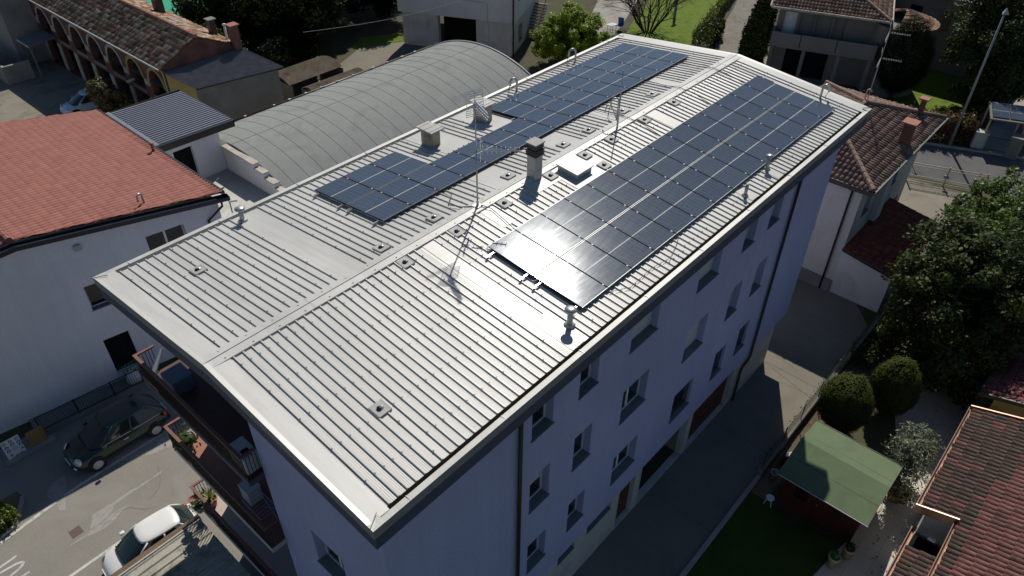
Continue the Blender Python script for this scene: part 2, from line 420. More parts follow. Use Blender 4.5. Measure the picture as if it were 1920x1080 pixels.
def cell_mat():
    """half-cut solar cells: UV 0..1 across (6 cells) and along (20 half cells), white mid strip"""
    m, t, b = nt('solar_cells'); uv = N(t, 'ShaderNodeUVMap'); sp = N(t, 'ShaderNodeSeparateXYZ'); L(t, uv.outputs[0], sp.inputs[0])
    def line(src, k, w):
        a = N(t, 'ShaderNodeMath', operation='MULTIPLY'); a.inputs[1].default_value = k; L(t, src, a.inputs[0])
        f = N(t, 'ShaderNodeMath', operation='FRACT'); L(t, a.outputs[0], f.inputs[0])
        d = N(t, 'ShaderNodeMath', operation='SUBTRACT'); L(t, f.outputs[0], d.inputs[0]); d.inputs[1].default_value = .5
        q = N(t, 'ShaderNodeMath', operation='ABSOLUTE'); L(t, d.outputs[0], q.inputs[0])
        g = N(t, 'ShaderNodeMath', operation='GREATER_THAN'); L(t, q.outputs[0], g.inputs[0]); g.inputs[1].default_value = .5-w
        return g.outputs[0]
    a = line(sp.outputs[0], 6, .022); c = line(sp.outputs[1], 20, .035); e = line(sp.outputs[0], 60, .06)
    mx = N(t, 'ShaderNodeMath', operation='MAXIMUM'); L(t, a, mx.inputs[0]); L(t, c, mx.inputs[1])
    mid = N(t, 'ShaderNodeMath', operation='COMPARE'); L(t, sp.outputs[1], mid.inputs[0]); mid.inputs[1].default_value = .5; mid.inputs[2].default_value = .0085
    oi = N(t, 'ShaderNodeObjectInfo')
    r = ramp(t, oi.outputs['Random'], [(0, (.040,.056,.086)), (1, (.052,.069,.100))])
    col = mixc(t, e, r.outputs[0], (.066,.083,.113))
    col = mixc(t, mx.outputs[0], col, (.12,.145,.18))
    col = mixc(t, mid.outputs[0], col, (.55,.55,.50))
    nz = N(t, 'ShaderNodeTexNoise', Scale=2.2, Detail=6.0, Roughness=.7); L(t, coords(t, 'Object', (.5,3.0,1)), nz.inputs['Vector'])
    dust = ramp(t, nz.outputs[0], [(.45, (0,0,0)), (.8, (.07,.07,.07))])
    col = mixc(t, dust.outputs[0], col, (.35,.33,.30))
    L(t, col, b.inputs['Base Color'])
    b.inputs['Roughness'].default_value = .11; b.inputs['Specular IOR Level'].default_value = .5; b.inputs['IOR'].default_value = 1.45
    rr = ramp(t, nz.outputs[0], [(.3, (.085,.085,.085)), (.75, (.125,.125,.125))]); L(t, rr.outputs[0], b.inputs['Roughness'])
    b.inputs['Coat Weight'].default_value = .10; b.inputs['Coat Roughness'].default_value = .17; b.inputs['Coat Tint'].default_value = (.92,.96,1,1)
    b.inputs['Specular Tint'].default_value = (.80,.90,1,1)
    return m
M['cells'] = cell_mat()
M['pv_frame'] = plain('shade_black_frame', (.008,.008,.009), .75, .0, .1, var=.04)  # black takes in the shade of the gaps between panel rows
M['clip'] = plain('bright_clamp', (.55,.55,.55), .5, .0, var=.03)

# ------------------------------------------------------------------ the lilac apartment block
S = 0.100578; TS = math.tan(S); CS, SN = math.cos(S), math.sin(S); RZ = 13.61
XN, XF, YL, YR = -2.97, 22.47, 6.06, -5.95
def zr(y): return RZ-TS*abs(y)
house = thing('apartment_building', 'lilac three storey apartment block with a pale ribbed metal roof', 'apartment block', (9.7, 0, 0))
wcol = [(2.61,3.50),(4.66,5.54),(7.18,8.66),(11.06,12.46),(14.15,15.02),(16.13,17.02)]
wrow = [(3.75,5.22),(7.04,8.54),(10.30,11.80)]
fr = Fr((0,-5.35), (1,0), (0,1))
X0, X1, XG = -2.45, 21.95, 20.72
ops = [(a, b, c, d) for a, b in wcol for c, d in wrow]
w = MB()
facade(w, fr, X0, X1, 2.43, 12.45, ops, .34)
gfr = Fr((X0,0), (0,-1), (1,0))                       # gable seen from the street: a runs to -y
gops = [(2.02, 3.35, c, d-.02) for c, d in wrow[:2]]
facade(w, gfr, .15, 5.35, 2.43, 12.8, gops, .34)
w.poly([(X0,-.15,2.43),(-1.0,-.15,2.43),(-1.0,-.15,12.8),(X0,-.15,12.8)])
bfr = Fr((-1.0,0), (0,-1), (1,0))
bops = [(-3.9,-2.6,z,z+2.2) for z in (2.9,6.12,9.33)]+[(-1.7,-.8,z,z+2.2) for z in (2.9,6.12,9.33)]
facade(w, bfr, -5.4, .15, 0, 12.8, bops, .25)
w.poly([(-1.0,5.4,0),(X1,5.4,0),(X1,5.4,12.6),(-1.0,5.4,12.6)])
w.poly([(X1,-5.35,2.43),(X1,5.4,2.43),(X1,5.4,12.8),(X1,-5.35,12.8)])
w.poly([(XG,-5.35,2.43),(X1,-5.35,2.43),(X1,5.4,2.43),(XG,5.4,2.43)])
w.build('wall', M['lilac'], house)
# pale ground floor with garage openings
g = MB()
gf = Fr((0,-5.342), (1,0), (0,1))
gops2 = [(2.62,3.52,2.02,2.4299),(4.32,5.26,2.02,2.4299),(6.0,7.48,2.02,2.4299),(8.02,9.1,.05,2.4299),(9.54,12.96,.02,2.4299),(13.33,16.80,.05,2.4299)]
facade(g, gf, X0, XG, -.3, 2.4299, gops2, .3)
g.poly([(XG,-5.342,-.3),(XG,5.4,-.3),(XG,5.4,2.43),(XG,-5.342,2.43)])
g.poly([(X0,-5.342,-.3),(X0,-.15,-.3),(X0,-.15,2.43),(X0,-5.342,2.43)])
g.poly([(X0,-.15,-.3),(-1,-.15,-.3),(-1,-.15,2.43),(X0,-.15,2.43)])
g.build('ground_floor_wall', M['plinth'], house)
d = MB(); gf.box(d, 9.5, 13.0, 3.2, 3.3, 0, 2.4); gf.box(d, 9.45, 9.54, .31, 3.2, 0, 2.4); gf.box(d, 12.96, 13.05, .31, 3.2, 0, 2.4); gf.box(d, 9.45, 13.05, .31, 3.3, 2.431, 2.5)
d.build('open_garage_bay', M['grey_wall'], house)
for (a, b_, k) in ((8.02,9.1,5),(13.33,16.80,14)):
    d = MB(); gf.box(d, a, b_, .20, .25, .05, 2.42)
    for i in range(k):
        x = a+(b_-a)*(i+.5)/k; gf.box(d, x-.02, x+.02, .19, .20, .06, 2.41)
    o = d.build('garage_door', M['brown_door'], house)
    h = MB(); gf.box(h, (a+b_)/2-.06, (a+b_)/2+.06, .165, .185, 1.0, 1.04); h.build('handle', M['steel'], o)
def window(frm, a0, a1, z0, z1, depth, kind, parent, label=None):
    f = MB(); e = .06; dd = depth-.07
    for q in ((a0,a1,z0,z0+e),(a0,a1,z1-e,z1),(a0,a0+e,z0+e,z1-e),(a1-e,a1,z0+e,z1-e)): frm.box(f, q[0], q[1], dd, dd+.07, q[2], q[3])
    two = (a1-a0) > 1.1
    if two: frm.box(f, (a0+a1)/2-.05, (a0+a1)/2+.05, dd-.003, dd+.067, z0+e, z1-e)
    o = f.build('window', M['frame_white'] if kind != 'bars' else M['iron'], parent)
    if label: o['label'] = label
    p = MB(); frm.box(p, a0+e, a1-e, dd+.03, dd+.05, z0+e, z1-e); p.build('pane', M['glass'], o)
    if kind == 'shut' or kind == 'half':
        s = MB(); zb = z0+e if kind == 'shut' else z0+(z1-z0)*.52; n = int((z1-zb)/.05)
        for i in range(n):
            h = zb+(z1-zb)*i/n; frm.box(s, a0+.01, a1-.01, dd-.03, dd-.012, h+.004, h+(z1-zb)/n)
        s.build('roller_shutter', M['shutter'], o)
    if kind == 'bars':
        s = MB(); n = max(4, int((a1-a0)/.12))
        for i in range(n+1):
            x = a0+.02+(a1-a0-.04)*i/n; s.tube([frm.p(x,.12,z0), frm.p(x,.12,z1)], .011, 5)
        for z in (z0+.25, (z0+z1)/2, z1-.2): frm.box(s, a0, a1, .11, .13, z, z+.02)
        s.build('window_bars', M['iron'], o)
    sl = MB(); c = [(a0-.03,-.05,z0+.012),(a1+.03,-.05,z0+.012),(a1+.03,0,z0+.014),(a0-.03,0,z0+.014)]
    frm.box(sl, a0-.03, a1+.03, -.05, -.002, z0-.03, z0+.012)
    frm.box(sl, a0+.002, a1-.002, -.001, dd, z0+.002, z0+.016)
    sl.build('sill', M['sill'], o)
    return o
kinds = {(2,2):'shut',(3,2):'shut',(3,1):'shut',(3,0):'bars',(4,0):'bars',(5,0):'bars',(4,1):'half',(5,1):'half',(0,1):'half',(1,2):'half',(0,2):'half'}
for i, (a, b_) in enumerate(wcol):
    for j, (c, d_) in enumerate(wrow):
        k = kinds.get((i, j), 'plain')
        lab = {'shut':'window with its pale shutter rolled down','bars':'window behind dark iron bars','half':'window with shutter half down'}.get(k)
        window(fr, a, b_, c, d_, .34, k, house, lab)
for q in gops: window(gfr, *q, .34, 'half', house)
for q in gops2[:3]:
    f = MB(); gf.box(f, q[0]+.002, q[1]-.002, .16, .2, q[2]+.002, q[3]-.002); o = f.build('cellar_window', M['glass'], house)
    s = MB(); gf.box(s, q[0], q[1], -.03, .15, q[2]-.02, q[2]+.012); s.build('sill', M['sill'], o)
for q in bops:
    f = MB(); bfr.box(f, q[0], q[1], .15, .2, q[2], q[3]); f.build('balcony_door', M['glass'], house)
# downpipes
d = MB(); d.tube([(2.06,-5.44,12.4),(2.06,-5.44,.0)], .06, 8); d.build('downpipe', M['brown_pipe'], house, True)
d = MB(); d.tube([(18.1,-5.44,12.4),(18.1,-5.44,2.35),(17.95,-5.44,2.2),(17.5,-5.44,2.1),(17.38,-5.44,1.95),(17.38,-5.44,.0)], .06, 8); d.build('downpipe', M['brown_pipe'], house, True)
d = MB(); d.tube([(2.0,-5.40,12.3),(2.0,-5.7,12.32)], .05, 8); d.build('gutter_outlet', M['brown_pipe'], house)
# balconies
def balcony(zf, parent, floor_m, wall_m):
    b = MB(); b.box(-2.92,-.14,zf-.22,-1.0,5.55,zf-.02); o = b.build('balcony', wall_m, parent)
    b = MB(); b.box(-2.9,-.13,zf-.018,-1.002,5.54,zf)
    fl = b.build('floor', floor_m, o)
    r = MB(); zt = zf+.98
    r.box(-2.95,-.14,zt-.02,-2.85,5.58,zt+.03); r.box(-2.848,5.49,zt-.02,-2.3,5.58,zt+.03); r.box(-2.848,-.14,zt-.02,-2.45,-.06,zt+.03)
    ra = r.build('railing', M['rail_red'], o)
    r = MB()
    r.box(-2.92,-.13,zf+.08,-2.88,5.56,zf+.11)
    n = 54
    for i in range(n+1):
        y = -.1+5.62*i/n; r.box(-2.912,y-.009,zf+.0,-2.888,y+.009,zt-.021)
    for i in range(1, 6):
        x = -2.9+.6*i/6; r.box(x-.009,5.525,zf,x+.009,5.545,zt-.021); r.box(x-.009,-.11,zf,x+.009,-.09,zt-.021)
    r.build('railing_bars', M['rail_dark'], o)
    return o
def tile_floor(name, c1, c2, s):
    m, t, b = nt(name); br = N(t, 'ShaderNodeTexBrick', Scale=s); br.offset = 0; br.inputs['Mortar Size'].default_value = .012
    br.inputs['Brick Width'].default_value = 1; br.inputs['Row Height'].default_value = 1
    for k, c in (('Color1', c1), ('Color2', tuple(x*.92 for x in c1)), ('Mortar', c2)): br.inputs[k].default_value = (*c, 1)
    L(t, coords(t), br.inputs['Vector']); L(t, br.outputs[0], b.inputs['Base Color']); b.inputs['Roughness'].default_value = .6
    return m
M['tiles_red'] = tile_floor('red_floor_tiles', (.33,.135,.09), (.2,.1,.07), 3.2)
M['tiles_pale'] = tile_floor('pale_floor_tiles', (.50,.40,.34), (.3,.22,.18), 3.2)
for zf, m in ((9.33,'floor_in_shade'),(6.12,'tiles_red'),(2.9,'tiles_pale')): balcony(zf, house, M[m], M['fascia'] if zf < 9 else M['band'])

# ---- roof
roof_root = MB()
XS0, XS1 = -2.44, 21.98
def strip(mb, x0, x1, ya, yb, h, m=0):
    mb.poly([(x0,ya,zr(ya)+h),(x1,ya,zr(ya)+h),(x1,yb,zr(yb)+h),(x0,yb,zr(yb)+h)], m)
rs = MB()
strip(rs, XS0, XS1, -5.68, 0, 0); strip(rs, XS0, XS1, 0, 5.78, 0)
def gaps(x, side):
    """y intervals (distance from the ridge) of one rib, leaving the smooth patch sheets free"""
    lo, hi = (.20, 5.68) if side < 0 else (.29, 5.78)
    cut = []
    if side < 0:
        if 3.62 < x < 4.25: cut.append((0, 9) if 3.6 < x < 4.0 else (4.3, 9))
        if 8.2 < x < 9.35: cut.append((0, .75))
        if 9.35 < x < 10.85: cut.append((0, 1.75))
        if 15.05 < x < 15.6: cut.append((0, 9 if x < 15.4 else 2))
        if 13.15 < x < 13.5: cut.append((4.9, 9))
        if 6.1 < x < 6.6: cut.append((0, 1.2))
        if 21.2 < x < 21.5: cut.append((2.2, 4.6))
        if 4.7 < x < 5.1: cut.append((0,.62))
        if 2.7 < x < 3.1: cut.append((0,.62))
        if 6.8 < x < 7.1: cut.append((0,.6))
        if 10.9 < x < 11.2: cut.append((0,1.4))
        if -1.05 < x < -.7: cut.append((3.55,3.95))
        for q in (12.56,14.62,16.62): 
            if abs(x-q) < .2: cut.append((0,.6))
    else:
        if 1.25 < x < 1.95: cut.append((0, 9))
        if 8.35 < x < 9.65: cut.append((3.55, 9))
        if 10.7 < x < 11.85: cut.append((3.45, 9))
        if 7.4 < x < 8.6: cut.append((0, 1.75))
        if 10.75 < x < 11.9: cut.append((0, 1.75))
        if 13.9 < x < 14.2: cut.append((0, 1.75))
        if 17.85 < x < 18.4: cut.append((0, 1.8))
        if -1.1 < x < -.75: cut.append((3.75, 4.15))
        for q in (2.93,4.98,12.61,14.7,16.71):
            if abs(x-q) < .2: cut.append((.4,.85))
    seg = [(lo, hi)]
    for c0, c1 in cut:
        new = []
        for a, b in seg:
            if c1 <= a or c0 >= b: new.append((a, b)); continue
            if c0 > a: new.append((a, c0))
            if c1 < b: new.append((c1, b))
        seg = new
    return [q for q in seg if q[1]-q[0] > .12]
rp = [(-.028,0),(-.017,.040),(.017,.040),(.028,0)]
for k in range(98):
    x = -2.315+.25*k
    if x > 21.95: break
    for side in (-1, 1):
        for a, b in gaps(x, side):
            y0, y1 = side*a, side*b
            rs.extr(rp, (x, y0, zr(y0)), (1,0,0), (0,side*SN,CS), (0, y1-y0, zr(y1)-zr(y0)))
            if side < 0 or k % 2 == 0:
                j = 0
                while a+.35+j*1.1 < b:
                    y = side*(a+.35+j*1.1); j += 1
                    rs.box(x-.013, y-.013, zr(y)+.04, x+.013, y+.013, zr(y)+.058, 1)
        if k < 97 and side < 0:
            for q in (.075, .125, .175):
                for a, b in gaps(x+.02, side):
                    if b-a < 3: continue
                    y0, y1 = side*a, side*b; xx = x+q
                    rs.extr([(-.012,0),(0,.003),(.012,0)], (xx, y0, zr(y0)), (1,0,0), (0,side*SN,CS), (0, y1-y0, zr(y1)-zr(y0)))
M['screw'] = plain('screw_cap', (.10,.10,.10), .5, .4)
roof = rs.build('roof', [M['sheet'], M['screw']], house)
# ridge cap, verge flashings, fascia, painted eave band, gutters
c = MB()
for x0 in np.arange(XN+.02, XF-.1, 3.0):
    x1 = min(x0+3.02, XF-.02); h = .056+.003*((int(x0) % 2))
    strip(c, x0, x1, -.205, .05, h); strip(c, x0, x1, .05, .295, h)
    c.poly([(x0,-.205,zr(-.205)+h),(x1,-.205,zr(-.205)+h),(x1,-.212,zr(-.205)+.01),(x0,-.212,zr(-.205)+.01)])
    c.poly([(x0,.295,zr(.295)+h),(x1,.295,zr(.295)+h),(x1,.302,zr(.295)+.01),(x0,.302,zr(.295)+.01)])
c.extr([(-.01,0),(-.006,.014),(.006,.014),(.01,0)], (XN+.02,.05,RZ+.056), (0,1,0), (0,0,1), (XF-XN-.04,0,0))
for i in range(33):
    x = XN+.5+i*.76
    for y in (-.12,.2): c.box(x-.015,y-.015,zr(y)+.05,x+.015,y+.015,zr(y)+.072)
c.build('ridge_cap', M['sheet'], roof)
def verge(xa, xb, xlip, x_in):
    v = MB()
    for y0, y1 in ((-5.78, 0), (0, 5.94)):
        v.poly([(xa,y0,zr(y0)+.055),(xb,y0,zr(y0)+.03),(xb,y1,zr(y1)+.03),(xa,y1,zr(y1)+.055)])
        v.poly([(xlip,y0,zr(y0)+.075),(xa,y0,zr(y0)+.055),(xa,y1,zr(y1)+.055),(xlip,y1,zr(y1)+.075)])
    v.build('verge_flashing', M['sheet'], roof)
verge(-2.85, -2.40, XN, 0); verge(22.35, 21.94, XF, 0)
f = MB(); ff = MB()
def ring(za, zb, ins, m):
    """closed outer skin between two offsets below the roof edge"""
    x0, x1, y0, y1 = XN+ins, XF-ins, YR+ins, YL-ins
    def zt(y): return zr(y)+.06
    for x in (x0, x1):
        for a, b in ((y0, 0), (0, y1)):
            m.poly([(x,a,zt(a)-za),(x,b,zt(b)-za),(x,b,zt(b)-zb),(x,a,zt(a)-zb)])
    for y in (y0, y1):
        m.poly([(x0,y,zt(y)-za),(x1,y,zt(y)-za),(x1,y,zt(y)-zb),(x0,y,zt(y)-zb)])
ring(.0, .27, 0, ff)
M['fascia_shade'] = plain('shade_grey_fascia', (.24,.25,.26), .6, var=.1)  # darker than the fascia sheet: shade of this face put in colour
ff.build('fascia', M['fascia_shade'], roof)
for a, b in ((YR, 0), (0, YL)):
    f.poly([(XN,a,zr(a)+.06-.27),(XF,a,zr(a)+.06-.27),(XF,b,zr(b)+.06-.27),(XN,b,zr(b)+.06-.27)])
# copings over the gutters
for ya, yb in ((YR,-5.79),(YL,5.93)):
    z = zr(YR)+.06 if ya < 0 else zr(YL)+.06
    f.poly([(XN,ya,z),(XF,ya,z),(XF,yb,z-.015),(XN,yb,z-.015)])
    f.poly([(XN+.3,yb,z-.015),(XF-.3,yb,z-.015),(XF-.3,yb,z-.17),(XN+.3,yb,z-.17)])
    for i in range(9):
        x = XN+1.0+i*2.9; s = .006; y0, y1 = min(ya,yb), max(ya,yb); f.box(x-.012,y0-.004,z-.2 if False else z-.03,x+.012,y1,z+s)
for x in (XN, XF):
    for ya, yb in ((YR,-5.68),(YL,5.78)):
        z = zr(ya)+.06; xa, xb = (x, x+.32) if x < 0 else (x-.32, x)
        f.poly([(xa,ya,z+.004),(xb,ya,z+.004),(xb,yb,z+.012),(xa,yb,z+.03)])
        xi = xb if x < 0 else xa
        f.extr([(-.012,0),(0,.02),(.012,0)], (x,ya*.985,z+.03), (0,1,0), (0,0,1), (xi-x, yb-ya*.985, .02))
f.build('coping', M['sheet'], roof)
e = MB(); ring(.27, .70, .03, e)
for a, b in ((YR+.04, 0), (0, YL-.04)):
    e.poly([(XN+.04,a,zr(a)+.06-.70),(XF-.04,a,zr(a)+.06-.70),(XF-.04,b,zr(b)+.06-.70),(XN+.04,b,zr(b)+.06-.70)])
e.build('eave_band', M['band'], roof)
gt = MB()
z = zr(5.68)
gt.poly([(XN+.5,-5.68,z+.004),(XF-.48,-5.68,z+.004),(XF-.48,-5.684,z-.18),(XN+.5,-5.684,z-.18)])
gt.poly([(XN+.3,-5.80,z-.15),(XF-.3,-5.80,z-.15),(XF-.3,-5.67,z-.15),(XN+.3,-5.67,z-.15)])
gt.build('gutter', M['rust'], roof)
gt = MB()
z = zr(5.78)
gt.poly([(XN+.5,5.78,z+.004),(XF-.48,5.78,z+.004),(XF-.48,5.784,z-.18),(XN+.5,5.784,z-.18)])
gt.poly([(XN+.3,5.94,z-.14),(XF-.3,5.94,z-.14),(XF-.3,5.77,z-.14),(XN+.3,5.77,z-.14)])
gt.build('gutter', M['zincgrey'], roof)
# smooth patch sheets
def patch(x0, x1, side, a, b, h=.012):
    p = MB(); strip(p, x0, x1, side*a, side*b, h); p.build('patch_sheet', M['sheet'], roof)
patch(3.72,4.2,-1,.2,5.67); patch(1.22,1.95,1,.29,5.77); patch(8.36,9.62,1,3.5,5.77); patch(10.72,11.84,1,3.4,5.77)
patch(9.33,10.86,-1,.2,1.75); patch(8.2,9.32,-1,.2,.75); patch(15.02,15.6,-1,.2,5.67); patch(7.42,8.6,1,.29,1.75); patch(10.76,11.88,1,.29,1.75); patch(13.9,14.2,1,.29,1.75); patch(17.86,18.4,1,.29,1.8)
patch(6.1,6.6,-1,.2,1.2); patch(13.15,13.5,-1,4.9,5.67)
# chimneys
M['old_render'] = rough_mat('weathered_render', [(.36,.31,.23),(.50,.46,.38)], 3, 30, .92, .3, .008, (.16,.12,.08), 2.5)
for (x0, x1, y0, y1, zb, zt) in ((8.43,8.80,4.31,4.92,13.0,13.70),(11.08,11.44,4.25,4.9,13.0,13.78)):
    b = MB(); b.box(x0,y0,zb,x1,y1,zt); o = b.build('chimney', M['old_render'], roof, bevel=.012)
    b = MB(); n = 4
    for xx in (x0+.03, x1-.09):
        for yy in (y0+.03, y1-.09): b.box(xx,yy,zt,xx+.06,yy+.06,zt+.07)
    b.box(x0-.12,y0-.10,zt+.071,x1+.12,y1+.10,zt+.12)
    for i in range(3):
        yy = y0-.1+(y1-y0+.2)*(i+.5)/3; b.box(x0-.12,yy-.01,zt+.12,x1+.12,yy+.01,zt+.13)
    b.build('chimney_cap', M['fascia'], o)
b = MB(); b.box(8.58,-.27,13.4,8.94,.07,14.45); b.box(8.573,-.277,13.93,8.947,.077,13.945)
o = b.build('chimney', M['zincgrey'], roof)
b = MB()
for i, z in enumerate((14.45,14.53,14.61)):
    b.box(8.54,-.31,z,8.98,.11,z+.055); b.box(8.60,-.25,z+.055,8.92,.05,z+.08)
b.box(8.56,-.29,14.69,8.96,.09,14.86); b.build('louvred_head', M['iron'], o)
b = MB(); b.box(8.53,-.32,14.861,8.99,.12,14.9); b.build('chimney_cap', plain('dull_cap', (.36,.35,.33), .8), o)
# roof light
b = MB(); x0, x1, y0, y1 = 9.68,10.46,-1.13,-.33
b.prism([(x0,y0),(x1,y0),(x1,y1),(x0,y1)], 13.4, [zr(y0)+.20,zr(y0)+.20,zr(y1)+.20,zr(y1)+.20]); o = b.build('roof_light', M['zincgrey'], roof)
b = MB(); e_ = .05
b.prism([(x0-e_,y0-e_),(x1+e_,y0-e_),(x1+e_,y1+e_),(x0-e_,y1+e_)], [zr(y0)+.202]*2+[zr(y1)+.202]*2, [zr(y0)+.245]*2+[zr(y1)+.245]*2)
b.build('roof_light_cover', M['frame_white'], o)
M['vent_grey'] = plain('dull_vent_plate', (.34,.34,.33), .6, var=.12)
# vent plates with their little hoods
def vent(x, y):
    s = -1 if y < 0 else 1
    b = MB(); h = .056; a = .19; z0 = zr(y)
    n = Vector((0, s*SN, CS)); uy = Vector((0, CS, -s*SN)); c = Vector((x, y, z0))
    b.obox(c+n*(h/2), Vector((a,0,0)), uy*a, n*(h/2))
    for i in range(7):
        for q in (-.17, .17): b.obox(c+n*(h+.004)+Vector((q,0,0))+uy*(-.17+.057*i), Vector((.012,0,0)), uy*.008, n*.004)
    o = b.build('roof_vent', M['vent_grey'], roof)
    b = MB(); hp = []
    for i in range(6):
        q = PI*i/10; hp.append((.065*math.cos(q), .05*math.sin(q)))
    b.lathe([(r, hh) for r, hh in hp]+[(.005,.05)], c+n*h+Vector((.03,0,0)), 12, 0, n); b.build('vent_hood', M['alu'], o, True)
    b = MB(); b.lathe([(.062,0),(.062,.03),(.01,.034)], c+n*(h+.001)+Vector((-.03,0,0)), 10, 0, n); b.build('vent_mouth', M['dark'], o)
for x in (2.93,4.98,8.29,11.15,12.61,14.70,16.71): vent(x, .61)
for x in (2.90,4.91,6.97,9.2,11.03,12.56,14.62,16.62): vent(x, -.42)
vent(11.05,-1.22); vent(-.88,-3.74); vent(-.91,3.94)
# pipe vents with collars, goosenecks
def pipe_vent(x, y, h, r, cap):
    b = MB(); z0 = zr(y)
    b.tube([(x,y,z0-.1),(x,y,z0+h)], r, 10); b.lathe([(r*2.2,0),(r*1.2,.08)], (x,y,z0+.015), 10)
    o = b.build('vent_pipe', M['zincgrey'], roof, True)
    if cap:
        c = MB(); c.lathe([(r*1.1,0),(r*2.1,.03),(r*2.2,.07),(r*1.2,.11),(.005,.12)], (x,y,z0+h-.02), 12); c.build('pipe_cap', M['steel'], o, True)
pipe_vent(1.40,5.40,.42,.075,True); pipe_vent(4.36,-5.06,.50,.075,True); pipe_vent(13.21,-5.36,.45,.055,False); pipe_vent(15.23,-5.10,.48,.06,True)
def gooseneck(x, y, h, r, rr, ang):
    b = MB(); z0 = zr(y); pts = [(x,y,z0-.1),(x,y,z0+h)]; dx, dy = math.cos(ang)*rr, math.sin(ang)*rr
    for i in range(1, 9):
        q = PI*i/8; pts.append((x+dx*(1-math.cos(q)), y+dy*(1-math.cos(q)), z0+h+rr*math.sin(q)))
    pts.append((x+2*dx, y+2*dy, z0+h-.15))
    b.tube(pts, r, 8); b.build('cable_gooseneck', M['steel'], roof, True)
    b = MB(); e = Vector(pts[-1]); b.tube([e, e+Vector((-.02,.05,-.12)), e+Vector((.05,.12,-h*.75)), (e.x+.1,e.y+.1,zr(e.y)+.03)], .012, 5); b.build('cable', M['rubber'], roof)
gooseneck(18.3,5.62,.42,.045,.16,2.6); gooseneck(14.2,5.45,.42,.045,.14,2.6); gooseneck(14.35,.70-.1,.55,.03,.14,2.5); gooseneck(21.7,-4.12,.42,.045,.15,-.7)
# ------------------------------------------------------------------ solar panels
PW, PLN = 1.130, 1.699
M['pv_edge'] = plain('grey_frame_edge', (.22,.23,.23), .4, .3, var=.04)
def ordinal(k): return ['first','second','third','fourth','fifth','sixth','seventh','eighth','ninth','tenth','eleventh','twelfth','thirteenth','fourteenth','fifteenth'][k]
def make_panel():
    t = thing('solar_panel', '', 'solar panel', (0,0,0))
    f = MB(); th = .035; lip = .011
    for q in ((0,lip,lip,PLN-lip),(PW-lip,PW,lip,PLN-lip)): f.box(q[0],q[2],-th,q[1],q[3],0)
    for q in ((0,PW,0,lip+.006),(0,PW,PLN-lip-.006,PLN)): f.box(q[0],q[2],-th,q[1],q[3],0,1)
    f.box(PW,0,-th,PW+.022,PLN,-.02)  # added black strip closes the row gap, stands for its shadow
    f.poly([(lip,lip,-th+.004),(lip,PLN-lip,-th+.004),(PW-lip,PLN-lip,-th+.004),(PW-lip,lip,-th+.004)])
    f.build('panel_frame', [M['pv_frame'], M['pv_edge']], t)
    g = MB(); g.poly([(lip,lip,-.002),(PW-lip,lip,-.002),(PW-lip,PLN-lip,-.002),(lip,PLN-lip,-.002)], 0, [(0,0),(1,0),(1,1),(0,1)])
    g.build('glass_face', M['cells'], t)
    for y in (.17, PLN-.27):
        c = MB(); c.box(PW-.006,y-.028,-.019,PW+.028,y+.028,.004); c.build('clamp', M['clip'], t)
    return t
proto = make_panel(); first = True
GAPP = .03
def put(x, y, z, rx, label, group):
    global first
    if first: o = proto; first = False; o.location = (x,y,z); o['label'] = label; o['group'] = group
    else: o = dup(proto, (x,y,z), None, label, group)
    o.rotation_euler = (rx, 0, 0)
    return o
HP = .14
rngp = random.Random(4)
for k in range(14):
    for c in range(2):
        t = 1.5745+(PLN+GAPP)*c+PLN
        lab = f"{'ridge-side' if c == 0 else 'gutter-side'} panel in the {ordinal(k)} row, counted from the glaring end, of the alley-side array"
        put(4.997+1.154*k, -t*CS, RZ-t*SN+HP, S+rngp.gauss(0,.0012), lab, 'solar panels on the alley-side roof slope')
for k in range(15):
    for c in range(2):
        if c == 1 and 3 <= k < 7: continue
        t = 1.6333+(PLN+GAPP)*c
        lab = f"{'ridge-side' if c == 0 else 'gutter-side'} panel in the {ordinal(k)} row, counted from the street end, of the stepped array"
        put(3.851+1.154*k, t*CS, RZ-t*SN+HP, -S+rngp.gauss(0,.0012), lab, 'solar panels on the chimney-side roof slope')
# mounting rails
def rail(x0, x1, side, t, label, group):
    y = side*t*CS; z = RZ-t*SN+HP-.037
    o = thing('mounting_rail', label, 'rail', (x0, y, z), group)
    n = Vector((0, side*SN, CS)); uy = Vector((0, CS, -side*SN))
    b = MB(); c = Vector(((x0+x1)/2, y, z))-n*.022
    hx = Vector(((x1-x0)/2,0,0))
    b.obox(c-n*.012, hx, uy*.022, n*.010); b.obox(c+uy*.017+n*.01, hx, uy*.005, n*.012); b.obox(c-uy*.017+n*.01, hx, uy*.005, n*.012)
    b.build('rail_profile', M['alu'], o)
    b = MB(); b.obox(Vector((x0+.06, y, z))-n*.064, Vector((.03,0,0)), uy*.03, n*.019); b.build('rail_foot', M['steel'], o)
    return o
gr = 'aluminium rails under the alley-side array'
for t, w_ in ((1.5745+.27,'first rail from the ridge'),(1.5745+PLN-.17,'second rail from the ridge'),(1.5745+PLN+GAPP+.27,'third rail from the ridge'),(1.5745+2*PLN+GAPP-.17,'rail nearest the gutter')):
    rail(4.997-.36, 4.997+14*1.154+.08, -1, t, f'bright {w_}, jutting out under the glaring end of the array', gr)
gr = 'aluminium rails under the stepped array'
for t, w_ in ((1.6333+.17,'rail nearest the ridge'),(1.6333+PLN-.27,'second rail from the ridge')):
    rail(3.851-.30, 3.851+15*1.154+.08, 1, t, f'long {w_} under the stepped array', gr)
